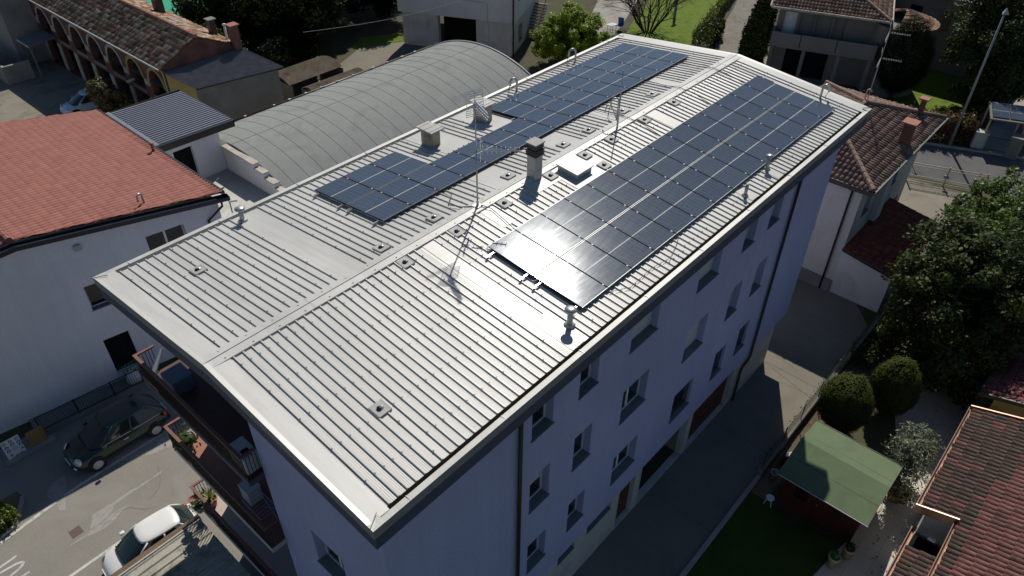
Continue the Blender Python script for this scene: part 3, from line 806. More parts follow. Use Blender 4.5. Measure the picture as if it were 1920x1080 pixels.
for t, w_ in ((1.6333+PLN+GAPP+.17,'inner'),(1.6333+2*PLN+GAPP-.27,'outer')):
    rail(3.851-.30, 3.851+3*1.154+.04, 1, t, f'short {w_} rail under the three gutter-side panels at the street end', gr)
    rail(3.851+7*1.154-.22, 3.851+15*1.154+.08, 1, t, f'{w_} rail under the gutter-side panels beyond the second chimney', gr)
# cables on the roof
M['cable'] = plain('grey_cable', (.10,.10,.10), .6)
def cable(label, pts, r=.012):
    b = MB(); b.tube([(x,y,zr(y)+h) for x, y, h in pts], r, 5); o = b.build('cable', M['cable']); tag(o, label, 'cable', 'loose cables on the roof'); return o
cable('thick grey cable looping from the mast foot under the stepped array', [(6.1,.1,.08),(5.9,.35,.07),(5.75,.8,.06),(6.3,1.2,.07),(6.35,1.75,.06)], .016)
cable('dark cable running from the mast foot over the dirty sheet to the panels', [(6.3,-.05,.1),(6.45,-.35,.06),(6.35,-.9,.06),(6.2,-1.6,.06),(6.4,-1.75,.05)], .014)
cable('cable bundle crossing the ridge beside the thin second mast', [(14.2,1.75,.06),(14.15,.6,.07),(14.2,.05,.1),(14.25,-.6,.07),(14.1,-1.55,.06)])
cable('cable bundle crossing the ridge next to the wide smooth sheet', [(17.8,1.75,.06),(17.7,.6,.07),(17.75,.05,.1),(17.8,-.6,.07),(17.6,-1.55,.06)])
cable('cable bundle crossing the ridge nearest the far verge', [(20.4,1.75,.06),(20.3,.6,.07),(20.35,.05,.1),(20.4,-.6,.07),(20.2,-1.55,.06)])
cable('thin looping cable lying on the ribs beside the gutter', [(6.1,-5.05,.06),(6.7,-5.35,.06),(7.8,-5.3,.06),(8.6,-5.42,.06),(9.3,-5.2,.06),(9.7,-5.02,.06)], .009)
cable('cable dropping from the pipe stub to the lowest panels', [(13.2,-5.36,.42),(13.1,-5.2,.25),(13.05,-5.06,.08)], .012)

# ------------------------------------------------------------------ antennas
def yagi(mb, o, d, l, n, ww, w0, up=Vector((0,0,1)), vert=False):
    o = Vector(o); d = Vector(d).normalized(); s = d.cross(up).normalized()
    if vert: s = up
    mb.tube([o, o+d*l], .02, 5)
    for i in range(n):
        p = o+d*(l*(.15+.85*i/(n-1))); w_ = w0+(ww-w0)*i/(n-1); mb.tube([p-s*w_, p+s*w_], .010, 4)
def corner_reflector(mb, o, d, a, b):
    o = Vector(o); d = Vector(d).normalized(); s = d.cross(Vector((0,0,1))).normalized()
    for sg in (1, -1):
        e = (d*-.15+Vector((0,0,sg))*1.0).normalized()
        for i in range(6):
            p = o+e*(.05+b*i/5); mb.tube([p-s*a, p+s*a], .010, 4)
        for q in (-a, 0, a): mb.tube([o+s*q, o+s*q+e*(b+.06)], .008, 4)
def antenna_mast(base, h, label, clamps=True):
    t = thing('antenna_mast', label, 'antenna', base)
    b = MB(); b.tube([base, (base[0],base[1],base[2]+h*.55)], .026, 8); b.tube([(base[0],base[1],base[2]+h*.55),(base[0],base[1],base[2]+h)], .019, 8); b.build('mast', M['steel'], t, True)
    return t
bx = (6.25,0.03,13.64)
t = antenna_mast(bx, 3.42, 'tall roof mast carrying two television aerials beside the tall chimney')
b = MB(); b.box(6.13,-.09,13.66,6.37,.15,13.68); b.tube([(6.25,.03,13.68),(6.25,.03,13.85)], .04, 8); b.build('mast_foot', M['steel'], t)
d = Vector((-.42,-1.0,0)).normalized()
b = MB(); o = Vector((6.25,.03,16.96)); yagi(b, o+d*.05, d, .85, 8, .07, .13); yagi(b, o+d*.05+Vector((0,0,.10)), d, .8, 7, .07, .12); yagi(b, o+d*.05-Vector((0,0,.10)), d, .8, 7, .07, .12)
corner_reflector(b, o, d, .25, .32); b.build('aerial', M['alu'], t)
b = MB(); s = d.cross(Vector((0,0,1)))
for i in range(5): b.tube([o+d*(-.55)+s*(-.42)+Vector((0,0,.05*i)), o+d*(-.25)+s*.55+Vector((0,0,.05*i))], .006, 4)
b.tube([o, o+d*(-.4)+s*.05], .012, 5); b.build('aerial', M['alu'], t)
b = MB(); d2 = Vector((.66,-.75,0)); o = Vector((6.25,.03,15.55)); yagi(b, o, d2, 1.25, 9, .09, .14, vert=True)
for q in (-.3,-.2,-.1,.1,.2,.3): b.tube([o+d2*.12+Vector((0,0,q))-Vector((.1,.09,0)), o+d2*.12+Vector((0,0,q))+Vector((.1,.09,0))], .010, 4)
b.tube([o+d2*.12-Vector((0,0,.33)), o+d2*.12+Vector((0,0,.33))], .008, 4); b.build('aerial', M['alu'], t)
t = antenna_mast((13.41,-.06,13.62), 2.15, 'thin bare rod aerial standing on the ridge between two vent hoods')
b = MB(); b.tube([(13.41,-.06,13.6),(13.41,-.06,14.35)], .035, 8); b.tube([(13.36,-.06,13.9),(13.3,.12,14.3),(13.28,.25,14.42),(13.26,.38,14.35),(13.25,.42,14.1)], .022, 7); b.build('mast_foot', M['steel'], t)
# ------------------------------------------------------------------ the ground
def sheet(name, poly, z, m, label=None):
    b = MB(); b.poly([(x, y, z) for x, y in poly]); o = b.build(name, m); o['kind'] = 'structure'; return o
M['soil'] = rough_mat('dry_ground', [(.055,.055,.03),(.09,.08,.05),(.05,.065,.02)], .35, 25, .97, .5, .02)
M['asphalt'] = rough_mat('asphalt', [(.225,.21,.183),(.27,.252,.222)], .45, 60, .93, .4, .006, (.285,.27,.24), .22)
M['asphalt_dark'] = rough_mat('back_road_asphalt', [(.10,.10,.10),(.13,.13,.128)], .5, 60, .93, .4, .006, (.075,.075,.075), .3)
M['patch'] = rough_mat('repair_concrete', [(.30,.285,.26),(.36,.345,.315)], 1.5, 50, .93, .3, .005, (.20,.19,.17), 2.5)
M['alley'] = rough_mat('alley_concrete', [(.19,.174,.14),(.228,.21,.17)], .4, 45, .94, .35, .006, (.17,.155,.125), .5)
M['lawn'] = rough_mat('lawn', [(.085,.14,.012),(.13,.19,.018),(.07,.115,.012)], 1.2, 30, .95, .8, .04)
M['gravel'] = rough_mat('gravel_drive', [(.19,.175,.15),(.24,.225,.195)], 1.5, 70, .95, .7, .02, (.11,.10,.08), .6)
M['earth'] = rough_mat('bare_earth', [(.16,.12,.075),(.21,.16,.105)], 2, 30, .97, .6, .02, (.10,.075,.045), 1.5)
M['court'] = rough_mat('yard_asphalt', [(.22,.20,.16),(.26,.235,.19)], .5, 45, .94, .4, .006, (.12,.11,.09), .6)
M['road_paint'] = rough_mat('worn_road_paint', [(.50,.49,.46),(.60,.59,.56)], 3, 45, .85, .2, .003, (.25,.24,.22), 4)
M['green_court'] = rough_mat('turquoise_court', [(.03,.32,.19),(.04,.38,.24)], .5, 30, .8, .1, .003)
M['kerbstone'] = rough_mat('kerb_stone', [(.30,.29,.27),(.38,.365,.34)], 2, 40, .9, .3, .006)
sheet('ground', [(-400,-400),(500,-400),(500,500),(-400,500)], -.03, M['soil'])
sheet('street_asphalt', [(-40,-1.5),(-2.46,-1.5),(-2.46,-.16),(-1,-.16),(-1,5.41),(13,5.41),(13,15.2),(-40,19.5)], -.012, M['asphalt'])
sheet('alley_pavement', [(-20,-8.42),(26.5,-8.42),(28.3,-6.9),(28.3,5.4),(21.0,5.4),(20.72,-5.343),(-20,-5.343)], -.016, M['alley'])
sheet('vault_yard', [(13,5.41),(60,5.41),(60,12),(45,16),(13,16)], -.02, M['asphalt'])
# street markings and repairs
pm = MB()
def stroke(pts, w_, z=-.004):
    pts = [Vector((x, y, z)) for x, y in pts]; L_, R_ = [], []
    for i, p in enumerate(pts):
        d = (pts[min(i+1, len(pts)-1)]-pts[max(i-1, 0)]).normalized(); s = Vector((-d.y, d.x, 0))*w_*.5
        L_.append(p+s); R_.append(p-s)
    for i in range(len(pts)-1): pm.poly([L_[i], R_[i], R_[i+1], L_[i+1]])
stroke([(-16,11.3),(-8.37,11.98),(-6.17,12.28)], .15); stroke([(-5.80,12.33),(-5.2,12.38),(-1.5,12.42)], .13)
stroke([(-16,8.5),(-7.13,8.58),(-5.70,8.60),(-4.0,8.62)], .13)
o = pm.build('lane_line', M['road_paint']); o['kind'] = 'structure'
pm = MB()
stroke([(-9.9,10.86),(-8.80,10.90),(-8.17,10.94)], .10)
stroke([(-9.9,10.72),(-8.89,10.66),(-8.35,10.60),(-8.15,10.53),(-8.12,10.46),(-8.20,10.38),(-8.36,10.30),(-8.7,10.24),(-9.9,10.2)], .10)
stroke([(-9.9,9.95),(-8.39,9.90),(-8.13,9.89)], .10)
o = pm.build('road_lettering', M['road_paint']); o['kind'] = 'structure'
rp_ = MB()
rp_.poly([(x, y, -.008) for x, y in [(-5.45,10.57),(-5.0,10.58),(-4.61,10.55),(-3.9,10.58),(-3.2,10.53),(-2.39,10.56),(-2.61,10.44),(-3.4,10.44),(-4.41,10.40),(-4.68,10.38),(-4.87,10.10),(-5.3,10.0),(-5.81,9.99),(-5.66,10.21)]])
rp_.poly([(x, y, -.008) for x, y in [(-5.78,9.95),(-5.3,9.96),(-4.85,10.06),(-4.22,10.02),(-4.5,9.92),(-5.0,9.68),(-5.41,9.62),(-6.0,9.76),(-6.75,9.88)]])
rp_.poly([(x, y, -.008) for x, y in [(-5.95,13.3),(-5.3,13.4),(-5.45,12.9),(-5.85,12.1),(-6.05,11.62),(-6.22,11.75),(-6.17,12.3),(-6.3,12.9)]])
rp_.poly([(-.9,13.0,-.008),(-.9,11.2,-.008),(-2.2,11.6,-.008),(-3.2,12.2,-.008),(-4.6,13.0,-.008)])
o = rp_.build('road_patch', M['patch']); o['kind'] = 'structure'
gb = MB(); gb.prism([(-6.43,10.08),(-6.0,10.11),(-6.01,10.52),(-6.43,10.5)], -.03, -.004)
for i in range(9): gb.box(-6.42+.046*i,10.1,-.004,-6.405+.046*i,10.5,.002)
o = gb.build('drain_grate', plain('rusty_grate', (.13,.085,.075), .7)); tag(o, 'small rusty drain grate let into the street asphalt', 'drain grate')
pb = MB(); pb.box(-2.92,8.05,-.01,-2.58,8.22,.004); o = pb.build('white_plate', M['frame_white'])
tag(o, 'small white oblong plate lying on the asphalt behind the white car', 'plate')
pt = MB()
for i in range(7): pt.box(-2.86+.033*i,8.10,.0045,-2.84+.033*i,8.16,.0055)
pt.build('plate_marks', M['band'], o)
# cracks and concrete joints
ck = MB(); rc = random.Random(17)
def crack(x, y, a, l, w_=.014, z=-.0035):
    p = [(x, y)]
    while l > 0:
        s_ = rc.uniform(.12,.3); a += rc.gauss(0,.28); x += math.cos(a)*s_; y += math.sin(a)*s_; p.append((x, y)); l -= s_
    for i in range(len(p)-1):
        (xa, ya), (xb, yb) = p[i], p[i+1]; d_ = math.hypot(xb-xa, yb-ya); nx, ny = -(yb-ya)/d_*w_*.5, (xb-xa)/d_*w_*.5
        ck.poly([(xa+nx,ya+ny,z),(xa-nx,ya-ny,z),(xb-nx,yb-ny,z),(xb+nx,yb+ny,z)])
for q in ((-4.9,9.9,.12,1.6),(-3.6,9.6,.2,1.8)): crack(*q, .009)
for q in ((21.5,-5.6,-1.9,1.2),(19.9,-6.6,-1.2,1.2)): crack(*q, .009, -.0105)
for x in (5.4,10.5,15.6,20.75,25.6): ck.poly([(x,-8.36,-.011),(x+.02,-8.36,-.011),(x+.06,-5.36,-.011),(x+.04,-5.36,-.011)])
ck.poly([(20.72,-5.35,-.011),(20.74,-5.35,-.011),(19.9,-8.36,-.0112),(19.88,-8.36,-.0112)])
o = ck.build('ground_cracks', plain('crack_dirt', (.10,.093,.08), .95)); o['kind'] = 'structure'
# kerbed planting bed at the left edge
kb = MB()
path = [(-6.95,13.5),(-7.05,13.31),(-7.33,12.87),(-7.70,12.28),(-8.34,12.16),(-14,11.6)]
for i in range(len(path)-1):
    a, c = Vector((*path[i],0)), Vector((*path[i+1],0)); dd = (c-a); s = Vector((-dd.y, dd.x, 0)).normalized()*.06
    kb.obox((a+c)/2+Vector((0,0,.03)), dd*.5, s, Vector((0,0,.08)))
o = kb.build('kerb', M['kerbstone']); o['kind'] = 'structure'
sheet('bed_soil', [(-6.95,13.6),(-7.05,13.25),(-7.33,12.8),(-7.70,12.2),(-8.34,12.1),(-14,11.5),(-14,14.5),(-7.0,14.0)], -.006, M['earth'])

# ------------------------------------------------------------------ left: white house with the red tiled roof
M['tiles_new'] = tile_mat('new_red_tiles', [(.265,.108,.088),(.29,.12,.097),(.25,.10,.082),(.278,.114,.092)], .8, grime=.12)
wh = thing('white_house', 'white plastered house with a broad new red tiled roof beside the street', 'house', (0,17,0))
dr = Vector((8.4,-1.32,0)).normalized(); din = Vector((1.32,8.4,0)).normalized()
base = Vector((-9.6,18.20,0))                     # facade line runs from here towards +x
lf = Fr(base, dr, din)
def la(x): return (x-base.x)/dr.x
def zt(x): return 7.62+(5.8-x)*.119 if x > -2.6 else 8.62-(-2.6-x)*.119
w = MB(); lops = [(la(-1.01),la(-.1),4.35,5.63),(la(-1.15),la(-.05),.45,2.6),(la(1.98),la(3.66),5.6,6.95),(la(-6.6),la(-5.4),4.3,5.6)]
AX = sorted({la(-9.6), la(-2.6), la(5.35), *[q for o in lops for q in o[:2]]})
facade(w, lf, AX[0], AX[-1], 0, 7.0, lops, .3)
for i in range(len(AX)-1):
    xa, xb = base.x+AX[i]*dr.x, base.x+AX[i+1]*dr.x
    w.poly([lf.p(AX[i],0,7.0), lf.p(AX[i+1],0,7.0), lf.p(AX[i+1],0,zt(xb)-.06), lf.p(AX[i],0,zt(xa)-.06)])
e0 = lf.p(AX[-1],0,0); e1 = Vector((5.3,28.3,0))
w.poly([e0, e1, (e1.x,e1.y,7.55), (e0.x,e0.y,7.55)])
w.poly([(5.3,28.3,0),(-9.6,31.5,0),(-9.6,31.5,8.0),(-2.6,30.2,8.5),(5.3,28.3,7.55)])
w.build('wall', M['white_wall2'], wh)
window(lf, *lops[0], .3, 'plain', wh); window(lf, *lops[2], .3, 'plain', wh); window(lf, *lops[3], .3, 'shut', wh)
dmb = MB(); lf.box(dmb, lops[1][0], lops[1][1], .25, .29, lops[1][2], lops[1][3]); dmb.build('door', M['dark'], wh)
vb = MB(); lf.box(vb, la(-.70), la(-.44), -.10, 0, 7.45, 7.72); lf.box(vb, la(-.68), la(-.46), -.105, -.10, 7.5, 7.66); vb.build('vent_box', M['zincgrey'], wh)
# the two roof slopes (ridge across the street front)
up = Vector((-8.4,0,1.0)).normalized()
E0 = Vector((5.80,16.05,7.66)); fl = Vector((-.05,12.5,0)).normalized()
nfront = Vector((-dr.y*-1, 0, 0))
tiled('roof', E0-fl*.3+Vector((0,0,0)), fl, up, 15.2, 8.46, M['tiles_new'], wh, pitch=.235, course=.36, amp=.06, step=.010, seed=5, ns=6, stag=0, jit=.002,
      clip=[((5.80,16.05,0), tuple(-din)), ((5.75,28.6,0), (.225,.975,0)), ((5.79,0,0), (1,0,0))])
up2 = Vector((8.4,0,1.0)).normalized()
tiled('roof', Vector((-11.0,17.4,7.66)), fl, up2, 15.2, 8.44, M['tiles_new'], wh, pitch=.235, course=.36, amp=.085, step=.012, seed=6, ns=6, stag=0, jit=.002,
      clip=[((5.80,16.05,0), tuple(-din)), ((5.75,28.6,0), (.225,.975,0))])
rt = MB(); ridge_tiles(rt, (-2.6,17.35,8.72), (-2.65,30.6,8.72), .13, .38); rt.build('ridge_tiles', M['tiles_new'], wh)
fb = MB()
for xa, xb in ((-2.6,5.86),(-11,-2.6)):
    a, b_ = lf.p(la(xa),-.30,0), lf.p(la(xb),-.30,0); za, zb = zt(xa)+.05, zt(xb)+.05
    fb.add([a+Vector((0,0,za)), b_+Vector((0,0,zb)), b_+Vector((0,0,zb-.20)), a+Vector((0,0,za-.20)),
            a+din*.36+Vector((0,0,za)), b_+din*.36+Vector((0,0,zb)), b_+din*.36+Vector((0,0,zb-.20)), a+din*.36+Vector((0,0,za-.20))],
           [(0,3,2,1),(4,5,6,7),(3,7,6,2),(1,2,6,5),(0,4,7,3)])
fb.box(5.795,16.0,7.48,5.88,28.5,7.735); fb.build('gutter', M['black_trim'], wh)
dp = MB(); q = lf.p(la(5.45),-.25,0); q2 = lf.p(la(4.75),-.07,0)
dp.tube([(q.x,q.y,7.5),(q.x,q.y,7.3),(q2.x,q2.y,6.7),(q2.x,q2.y,0)], .055, 8); dp.build('downpipe', M['black_trim'], wh, True)
def roofz(x): return 7.66+(5.8-x)*.119
for (x, y, k) in ((2.7,17.15,0),(5.55,21.9,1)):
    b = MB()
    if k: b.tube([(x,y,roofz(x)),(x,y,roofz(x)+.42)], .07, 8); b.lathe([(.11,0),(.12,.05),(.02,.09)], (x,y,roofz(x)+.42), 10); b.build('vent_pipe', plain('red_pipe', (.30,.09,.06), .6), wh, True)
    else:
        pts = [(x,y,roofz(x)),(x,y,roofz(x)+.45)]+[(x-.14*(1-math.cos(PI*i/6)),y-.03*i,roofz(x)+.45+.14*math.sin(PI*i/6)) for i in range(1,7)]+[(x-.29,y-.2,roofz(x)+.3)]
        b.tube(pts, .045, 8); b.build('cable_gooseneck', M['steel'], wh, True)
# street railing on its low wall
rl = thing('street_railing', 'dark bar railing on a low kerb in front of the white house', 'railing', (-2.6,15.85,0))
ra, rb = Vector((-5.0,16.2,0)), Vector((-.25,15.72,0)); rd = (rb-ra).normalized(); rn = Vector((-rd.y, rd.x, 0))
b = MB(); b.obox((ra+rb)/2+Vector((0,0,.08)), (rb-ra)*.52, rn*.09, Vector((0,0,.14))); b.build('low_wall', M['grey_wall'], rl)
b = MB()
for z in (.32, 1.08): b.obox((ra+rb)/2+Vector((0,0,z)), (rb-ra)*.5, rn*.018, Vector((0,0,.018)))
for i in range(4): p = ra.lerp(rb, i/3); b.box(p.x-.025,p.y-.025,.1,p.x+.025,p.y+.025,1.14)
b.build('rail_frame', M['iron'], rl)
b = MB()
for i in range(1, 46): p = ra.lerp(rb, i/46); b.box(p.x-.008,p.y-.008,.33,p.x+.008,p.y+.008,1.07)
b.build('railing_bars', M['iron'], rl)
sw = MB(); sw.obox((ra+rb)/2+rn*.75+Vector((0,0,.04)), (rb-ra)*.55, rn*.6, Vector((0,0,.05))); o = sw.build('footpath', M['grey_wall']); o['kind'] = 'structure'
# big white sack and green net by the railing end
bg = MB(); bg.lathe([(.28,0),(.36,.25),(.33,.55),(.18,.72),(.08,.75)], (-.75,16.2,.0), 10); o = bg.build('white_sack', M['frame_white'], None, True, 0, 1); tag(o, 'bulging white sack standing behind the end of the dark railing', 'sack')
gn = MB()
rg = random.Random(3)
for i in range(5): gn.tube([(-.95+.16*i,16.55,.05),(-.95+.16*i,16.6,1.0)], .02, 5)
for i in range(4): gn.tube([(-1.0,16.56,.2+.25*i),(-.25,16.57,.25+.25*i)], .02, 5)
o = gn.build('green_barrier', plain('green_plastic', (.02,.18,.07), .5)); tag(o, 'small green plastic barrier leaning on the white house wall', 'barrier')
# site notice board
sb = thing('safety_board', 'white building site safety board with round pictograms leaning by the railing', 'sign', (-6.2,15.8,0))
o_ = Vector((-6.59,15.72,.02)); sx = Vector((1,0,0)); sy = Vector((0.03,.22,1.0)).normalized(); sn = sx.cross(sy).normalized()*1
def sp_(a, c, h=0): return o_+sx*a+sy*c-Vector((0,1,0))*0+Vector((0,-1,.2)).normalized()*h
def spoly(mb, pts, h, m=0): mb.poly([sp_(a, c, h) for a, c in pts], m)
b = MB(); b.obox(o_+sx*.36+sy*.5+Vector((0,.012,-.002)), sx*.36, sy*.5, sn*.008); b.build('board', M['frame_white'], sb)
C_ = {'r': plain('sign_red', (.45,.03,.04), .5), 'b': plain('sign_blue', (.02,.07,.30), .5), 'y': plain('sign_yellow', (.55,.40,.02), .5), 'k': plain('sign_navy', (.02,.025,.07), .5)}
def disc(mb, a, c, r, h, n=20): spoly(mb, [(a+r*math.cos(2*PI*i/n), c+r*math.sin(2*PI*i/n)) for i in range(n)], h)
def icon_ring(a, c, r):
    mb = MB(); n = 20
    for i in range(n):
        q0, q1 = 2*PI*i/n, 2*PI*(i+1)/n
        spoly(mb, [(a+r*math.cos(q0), c+r*math.sin(q0)),(a+r*math.cos(q1), c+r*math.sin(q1)),(a+r*.72*math.cos(q1), c+r*.72*math.sin(q1)),(a+r*.72*math.cos(q0), c+r*.72*math.sin(q0))], .012)
    spoly(mb, [(a-r*.6,c+r*.45),(a-r*.45,c+r*.6),(a+r*.6,c-r*.45),(a+r*.45,c-r*.6)], .013)
    mb.build('prohibition_sign', C_['r'], sb)
for a in (.11,.36,.61): icon_ring(a, .88, .075)
for a, c in ((.14,.66),(.38,.70),(.62,.69),(.15,.48),(.65,.53)):
    mb = MB(); disc(mb, a, c, .075, .012); q = mb.build('mandatory_sign', C_['b'], sb)
    mb = MB(); disc(mb, a, c+.015, .026, .014, 10); spoly(mb, [(a-.045,c-.05),(a+.045,c-.05),(a+.03,c-.01),(a-.03,c-.01)], .014); mb.build('pictogram', M['frame_white'], q)
for a, c in ((.17,.27),(.64,.34)):
    mb = MB(); spoly(mb, [(a-.08,c-.06),(a+.08,c-.06),(a,c+.09)], .012); q = mb.build('warning_sign', C_['y'], sb)
    mb = MB(); spoly(mb, [(a-.015,c-.03),(a+.015,c-.03),(a+.01,c+.04),(a-.01,c+.04)], .014); mb.build('pictogram', C_['k'], q)
mb = MB()
for i in range(6): spoly(mb, [(.27,.58-.035*i),(.27+.22+.04*((i*7) % 3),.58-.035*i),(.27+.22+.04*((i*7) % 3),.57-.035*i),(.27,.57-.035*i)], .012)
mb.build('small_print', M['zincgrey'], sb)
mb = MB(); spoly(mb, [(.06,.02),(.70,.02),(.70,.055),(.06,.055)], .012); mb.build('red_bar', C_['r'], sb)
def letters(txt, size, mat, parent, mtx, name='lettering'):
    cu = bpy.data.curves.new(name, 'FONT'); cu.body = txt; cu.size = size; cu.extrude = .001
    ob = bpy.data.objects.new(name+'_src', cu); COL.objects.link(ob)
    dg = bpy.context.evaluated_depsgraph_get(); me = bpy.data.meshes.new_from_object(ob.evaluated_get(dg))
    bpy.data.objects.remove(ob); me.transform(mtx); o0 = ORG.get(parent.name, Vector()) if parent else Vector(); me.transform(Matrix.Translation(-o0))
    return link(name, me, mat, parent, o0=o0)
mt = Matrix.Translation(sp_(.16,.085,.013)) @ Matrix(((1,sy.x,0,0),(0,sy.y,-1,0),(0,sy.z,.2,0),(0,0,0,1)))
letters('CAMBO', .15, C_['k'], sb, mt)
ob_ = thing('chipboard_sheet', 'mottled brown chipboard sheet leaning beside the white safety board', 'board', (-5.3,15.75,0))
M['osb'] = rough_mat('chipboard', [(.22,.13,.04),(.30,.19,.07),(.17,.095,.03)], 9, 30, .85, .3, .005)
b = MB(); b.obox(Vector((-5.30,15.80,.48)), sx*.34, sy*.40, sn*.01); b.build('board', M['osb'], ob_)
b = MB(); b.obox(Vector((-5.74,15.66,.06)), sx*1.0, Vector((0,.16,0)), Vector((0,0,.06))); o = b.build('concrete_base', M['concrete']); tag(o, 'long low concrete base under the safety board and the chipboard', 'kerb block')
# ------------------------------------------------------------------ cars
def car_paint(name, c, rough=.22):
    m, t, b = nt(name); b.inputs['Base Color'].default_value = (*c, 1); b.inputs['Roughness'].default_value = rough
    b.inputs['Coat Weight'].default_value = .5; b.inputs['Coat Roughness'].default_value = .06; return m
M['car_glass'] = plain('car_glass', (.014,.024,.025), .05, spec=.7, var=.0)
M['lamp_glass'] = plain('lamp_glass', (.55,.58,.60), .12, .3)
M['lamp_red'] = plain('tail_lamp_red', (.45,.01,.015), .2)
M['rim'] = plain('alloy_rim', (.75,.75,.76), .35, .2)
M['seat'] = plain('grey_seat', (.10,.12,.13), .8)
def make_car(label, loc, rot, LN, WD, HT, paint, wb, group=None, chrome=True):
    """nose towards +x in local space"""
    t = thing('parked_car', label, 'car', (0,0,0), group)
    W = WD/2
    st = [ (-.5,.42,.50,.30),(-.488,.60,.66,.24),(-.45,.80,.80,.20),(-.40,.90,.93,.19),(-.30,.98,1.0,.18),(-.10,1.0,1.0,.18),(.10,1.0,1.0,.18),(.22,.985,.97,.18),(.32,.97,.90,.18),(.40,.93,.82,.19),(.455,.84,.72,.2),(.487,.66,.58,.24),(.5,.46,.46,.30)]
    belt = .62*HT
    V, F = [], []
    for (x, wf, zf, zb) in st:
        ztp = belt*zf/1.0; w = W*wf
        ring = [(0,zb),(w*.80,zb),(w*.97,zb+.09),(w*1.0,zb+.32*(ztp-zb)),(w*.985,zb+.62*(ztp-zb)),(w*.945,zb+.88*(ztp-zb)),(w*.84,ztp-.012),(w*.45,ztp+.018),(0,ztp+.03)]
        full = ring+[(-a, z) for a, z in ring[-2:0:-1]]
        V += [(x*LN, a, z) for a, z in full]
    n = 16
    for i in range(len(st)-1):
        for j in range(n): F.append((i*n+j, (i+1)*n+j, (i+1)*n+(j+1) % n, i*n+(j+1) % n))
    F.append(tuple(range(n))); F.append(tuple(range((len(st)-1)*n+n-1, (len(st)-1)*n-1, -1)))
    b = MB(); b.add(V, F); body = b.build('body', paint, t, True, 0, 1)
    # greenhouse: rings from the belt to the roof edge
    def cab(z, f):   # plan ring at a height fraction f 0..1
        xr = (-.455+.10*f+.035*f*f)*LN; xf = (.275-.155*f-.05*f*f)*LN; w = W*(.90-.17*f-.05*f*f)
        pts = []
        for k in range(7): a = k/6; pts.append((xr+(xf-xr)*(.06+.86*a), w*(1-.06*(2*a-1)**2)))
        fr_ = [(xf-.0*LN+.035*LN*math.cos(q), w*.86*math.sin(q)) for q in (1.05,.55,0,-.55,-1.05)]
        rr_ = [(xr+.02*LN-.03*LN*math.cos(q), w*.86*math.sin(q)) for q in (-1.05,-.5,0,.5,1.05)]
        return [(x, y, z) for x, y in pts+fr_+[(x, -y) for x, y in pts[::-1]]+rr_]
    zr0, zr1 = belt-.03, HT-.09
    lv = [0,.33,.66,1.0]; rings = [cab(zr0+(zr1-zr0)*f, f) for f in lv]; k = len(rings[0]); b = MB(); b.v = [p for r_ in rings for p in r_]
    for i in range(3):
        for j in range(k): b.f.append([i*k+j, i*k+(j+1) % k, (i+1)*k+(j+1) % k, (i+1)*k+j]); b.m.append(0)
    gl = b.build('windows', M['car_glass'], t, True)
    b = MB(); a0 = rings[-1]; cx = sum(p[0] for p in a0)/k; b.v = list(a0)
    for s_, dz in ((1.015,.012),(.93,.055),(.65,.082),(.25,.09)): b.v += [(cx+(p[0]-cx)*s_, p[1]*s_, zr1+dz) for p in a0]
    for i in range(4):
        for j in range(k): b.f.append([i*k+j, i*k+(j+1) % k, (i+1)*k+(j+1) % k, (i+1)*k+j]); b.m.append(0)
    b.f.append([4*k+j for j in range(k)]); b.m.append(0)
    b.build('roof_panel', paint, t, True)
    # pillars
    b = MB()
    for j in (6, 12, 3, 0, 18): b.tube([Vector(rings[i][j])*1.0+Vector((0,0,.0)) for i in range(4)], [.045,.04,.036,.034], 6)
    b.build('pillars', paint, body, True)
    # quarter panel: body colour behind the rear side window
    for s_ in (1, -1):
        b = MB(); 
        idx = (0, 1) if s_ > 0 else (17, 18)
        for i in range(3):
            p = [Vector(rings[i][idx[0]]), Vector(rings[i][idx[1]]), Vector(rings[i+1][idx[1]]), Vector(rings[i+1][idx[0]])]
            b.poly([q+Vector((0,.006*s_,0)) for q in p])
        b.build('quarter_panel', paint, body)
    # windscreen surround, rear glass edge
    b = MB(); b.tube([Vector(rings[0][j])+Vector((.012,0,.012)) for j in range(7, 12)], .022, 5); b.build('wiper_cowl', M['black_trim'], body)
    # wheels
    rad = .325 if LN > 3.9 else .29
    for x in (wb/2, -wb/2):
        for s_ in (1, -1):
            y = s_*(W-.045); b = MB(); c = Vector((x-.02*LN*0, y, rad))
            b.lathe([(rad*.70,-.09),(rad*.95,-.10),(rad,-.05),(rad,.05),(rad*.95,.10),(rad*.68,.10),(rad*.60,.0)], c, 24, 0, (0,s_,0)); wl = b.build('wheel', M['rubber'], t, True)
            b = MB(); b.lathe([(rad*.67,.07),(rad*.62,.085),(rad*.60,.06),(.02,.05)], c, 24, 0, (0,s_,0))
            for i in range(12):
                q = 2*PI*i/12; d_ = Vector((math.cos(q),0,math.sin(q))); e_ = Vector((-math.sin(q),0,math.cos(q)))
                b.obox(c+d_*rad*.36+Vector((0,s_*.085,0)), d_*rad*.29, e_*.013, Vector((0,.012,0)))
            b.lathe([(.055,.075),(.05,.105),(.01,.11)], c, 12, 0, (0,s_,0)); b.build('rim', M['rim'], wl)
            b = MB(); b.lathe([(rad*1.16,-.02),(rad*1.16,.01),(rad*1.0,.012)], Vector((x, s_*(W*.985), rad*1.02)), 24, 0, (0,s_,0)); b.build('wheel_arch', M['black_trim'], body)
